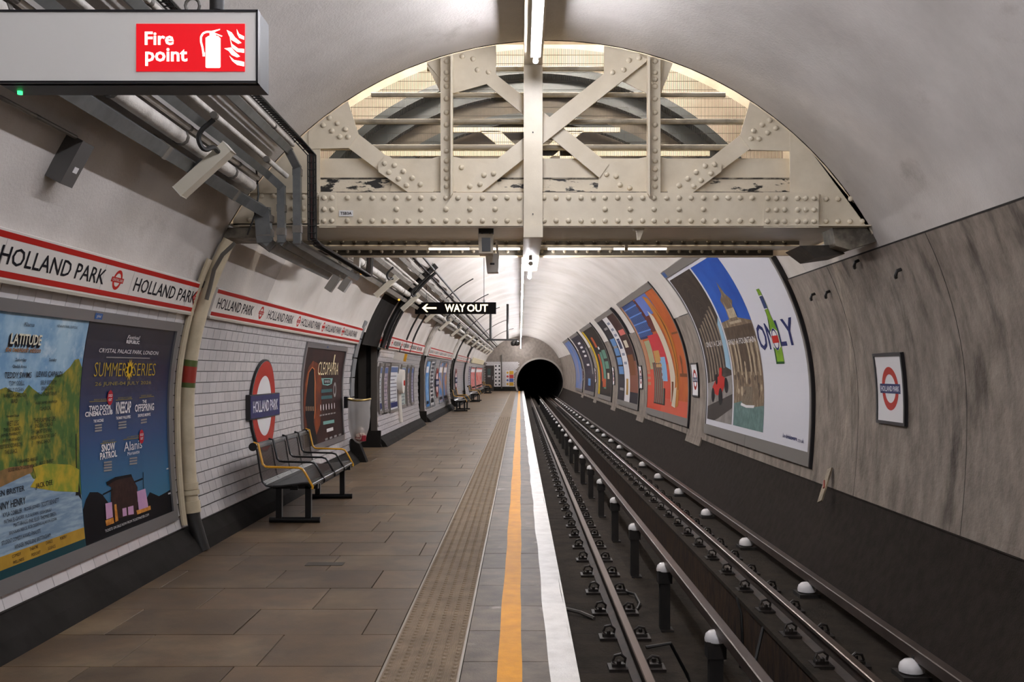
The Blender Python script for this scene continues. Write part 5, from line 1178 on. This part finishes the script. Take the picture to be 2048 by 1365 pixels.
pr.rect(U(405,112)[0], U(410,112)[0], U(0,113)[1], U(0,105)[1], lw, 1)
for fl_ in ([(453,60),(463,65),(470,75),(483,86),(476,88),(462,80),(457,70)], [(473,58),(478,68),(488,73),(488,80),(478,76),(474,68)], [(459,75),(464,88),(476,97),(488,98),(488,106),(474,104),(463,95)], [(448,97),(462,95),(469,103),(480,113),(474,115),(463,110),(457,102)], [(458,111),(468,120),(480,122),(488,124),(488,133),(474,130),(464,122)]):
    pr.poly([U(*q) for q in fl_], lw, 1)
pr.build(rp)
o = P(40, 183, YF+.1); MB().lathe([(.010,-.012),(.010,0),(.004,.004)], (o.x, o.y, a.z), 8).build('green_led', M('green_led', '#2fd06a', .4, emit=4), fs_)
hk = P(385, 22, YF+.1)
MB().tube([(hk.x+.028*math.cos(q), YF+.1, hk.z+.02+.03*math.sin(q)) for q in lsp(0, 2*PI, 12)], .006, 6, False).build('hook', cable_grey, fs_)
MB().tube([(hk.x, YF+.1, hk.z+.05), (hk.x, YF+.1, CZ+math.sqrt(R*R-(hk.x-CX)**2)-.01)], .006, 6).build('chain', cable_grey, fs_)
cd = P(434, 22, YF+.1); MB().tube([(cd.x, YF+.1, cd.z), (cd.x, YF+.1, CZ+math.sqrt(R*R-(cd.x-CX)**2)-.01)], .028, 10).build('conduit', cable_m, fs_, True)
# camera gantry far down the platform
gy = thing('camera_gantry', 'black hanging frame with two cameras far down the platform', 'camera', (-.7, 41, 2.87))
for x in (-1.21, -.51): MB().tube([(x, 41, 2.87), (x, 41, CZ+math.sqrt(R*R-(x-CX)**2)-.02)], .05, 8).build('post', cable_m, gy, True)
MB().box(-1.38, -.10, 40.96, 41.04, 2.83, 2.90).build('cross_bar', cable_m, gy)
for x in (-.28, -.12): MB().lathe([(.02,.0),(.09,-.04),(.11,-.12),(.08,-.2),(.02,-.22)], (x, 41, 2.83), 12).build('camera_dome', black_paint, gy, True)
# end wall door, check strip and sign
dr = put('door_1', None, None, 'dark door in the end wall', None, None, 'structure')
MB().box(-2.78, -2.11, YE-.06, YE-.02, .02, 2.05).build('leaf', M('door_brown', '#2e2622', .5), dr)
MB().box(-2.60, -2.36, YE-.066, YE-.058, 1.3, 1.8).build('window_pane', M('door_glass', '#3f5350', .2), dr); MB().box(-2.60, -2.36, YE-.066, YE-.058, 1.12, 1.26).build('notice', c_grey, dr); MB().box(-2.22, -2.17, YE-.09, YE-.05, .9, 1.2).build('handle', alu_m, dr)
cs = thing('check_strip', 'black and white checked strip on the end wall corner', 'marking', (-1.8, YE, .4))
MB().box(-2.06, -1.55, YE-.05, YE-.02, .35, 2.15).build('white_strip', c_white, cs)
for i in range(6):
    for x in (-2.0, -1.72): MB().box(x, x+.12, YE-.056, YE-.048, .45+i*.3, .57+i*.3).build('black_check', c_black, cs)
pipe('conduit', 'dark downpipe beside the checked strip on the end wall', [(-1.48,YE-.06,.2),(-1.48,YE-.06,2.9)], .05, cable_grey, n=8)
sg = thing('safety_sign', 'yellow, red and blue safety notice on the end wall tiles', 'sign', (-.85, YE, .5))
MB().box(-1.15, -.50, YE-.035, YE-.018, .40, 2.0-.35).build('plate', c_white, sg)
for i, c in enumerate(('#c99a1e', '#3d5aa0', '#b0342c', '#c99a1e')): MB().box(-.86, -.52, YE-.042, YE-.034, .42+i*.305, .70+i*.305).build('colour_field', M('safety_%d' % i, c, .4), sg); MB().lathe([(.09,0),(.09,-.006)], (-1.0, YE-.036, .56+i*.305), 12, 'Y').build('pictogram', MATS['safety_%d' % i], sg)
# floor details
MB().box(-1.72, -1.42, 7.95, 8.08, .0012, .003).build('floor_plate', M('drain_iron', '#3a342c', .6), None, label='small dark drain cover set in the paving near the pipe', cat='drain cover')
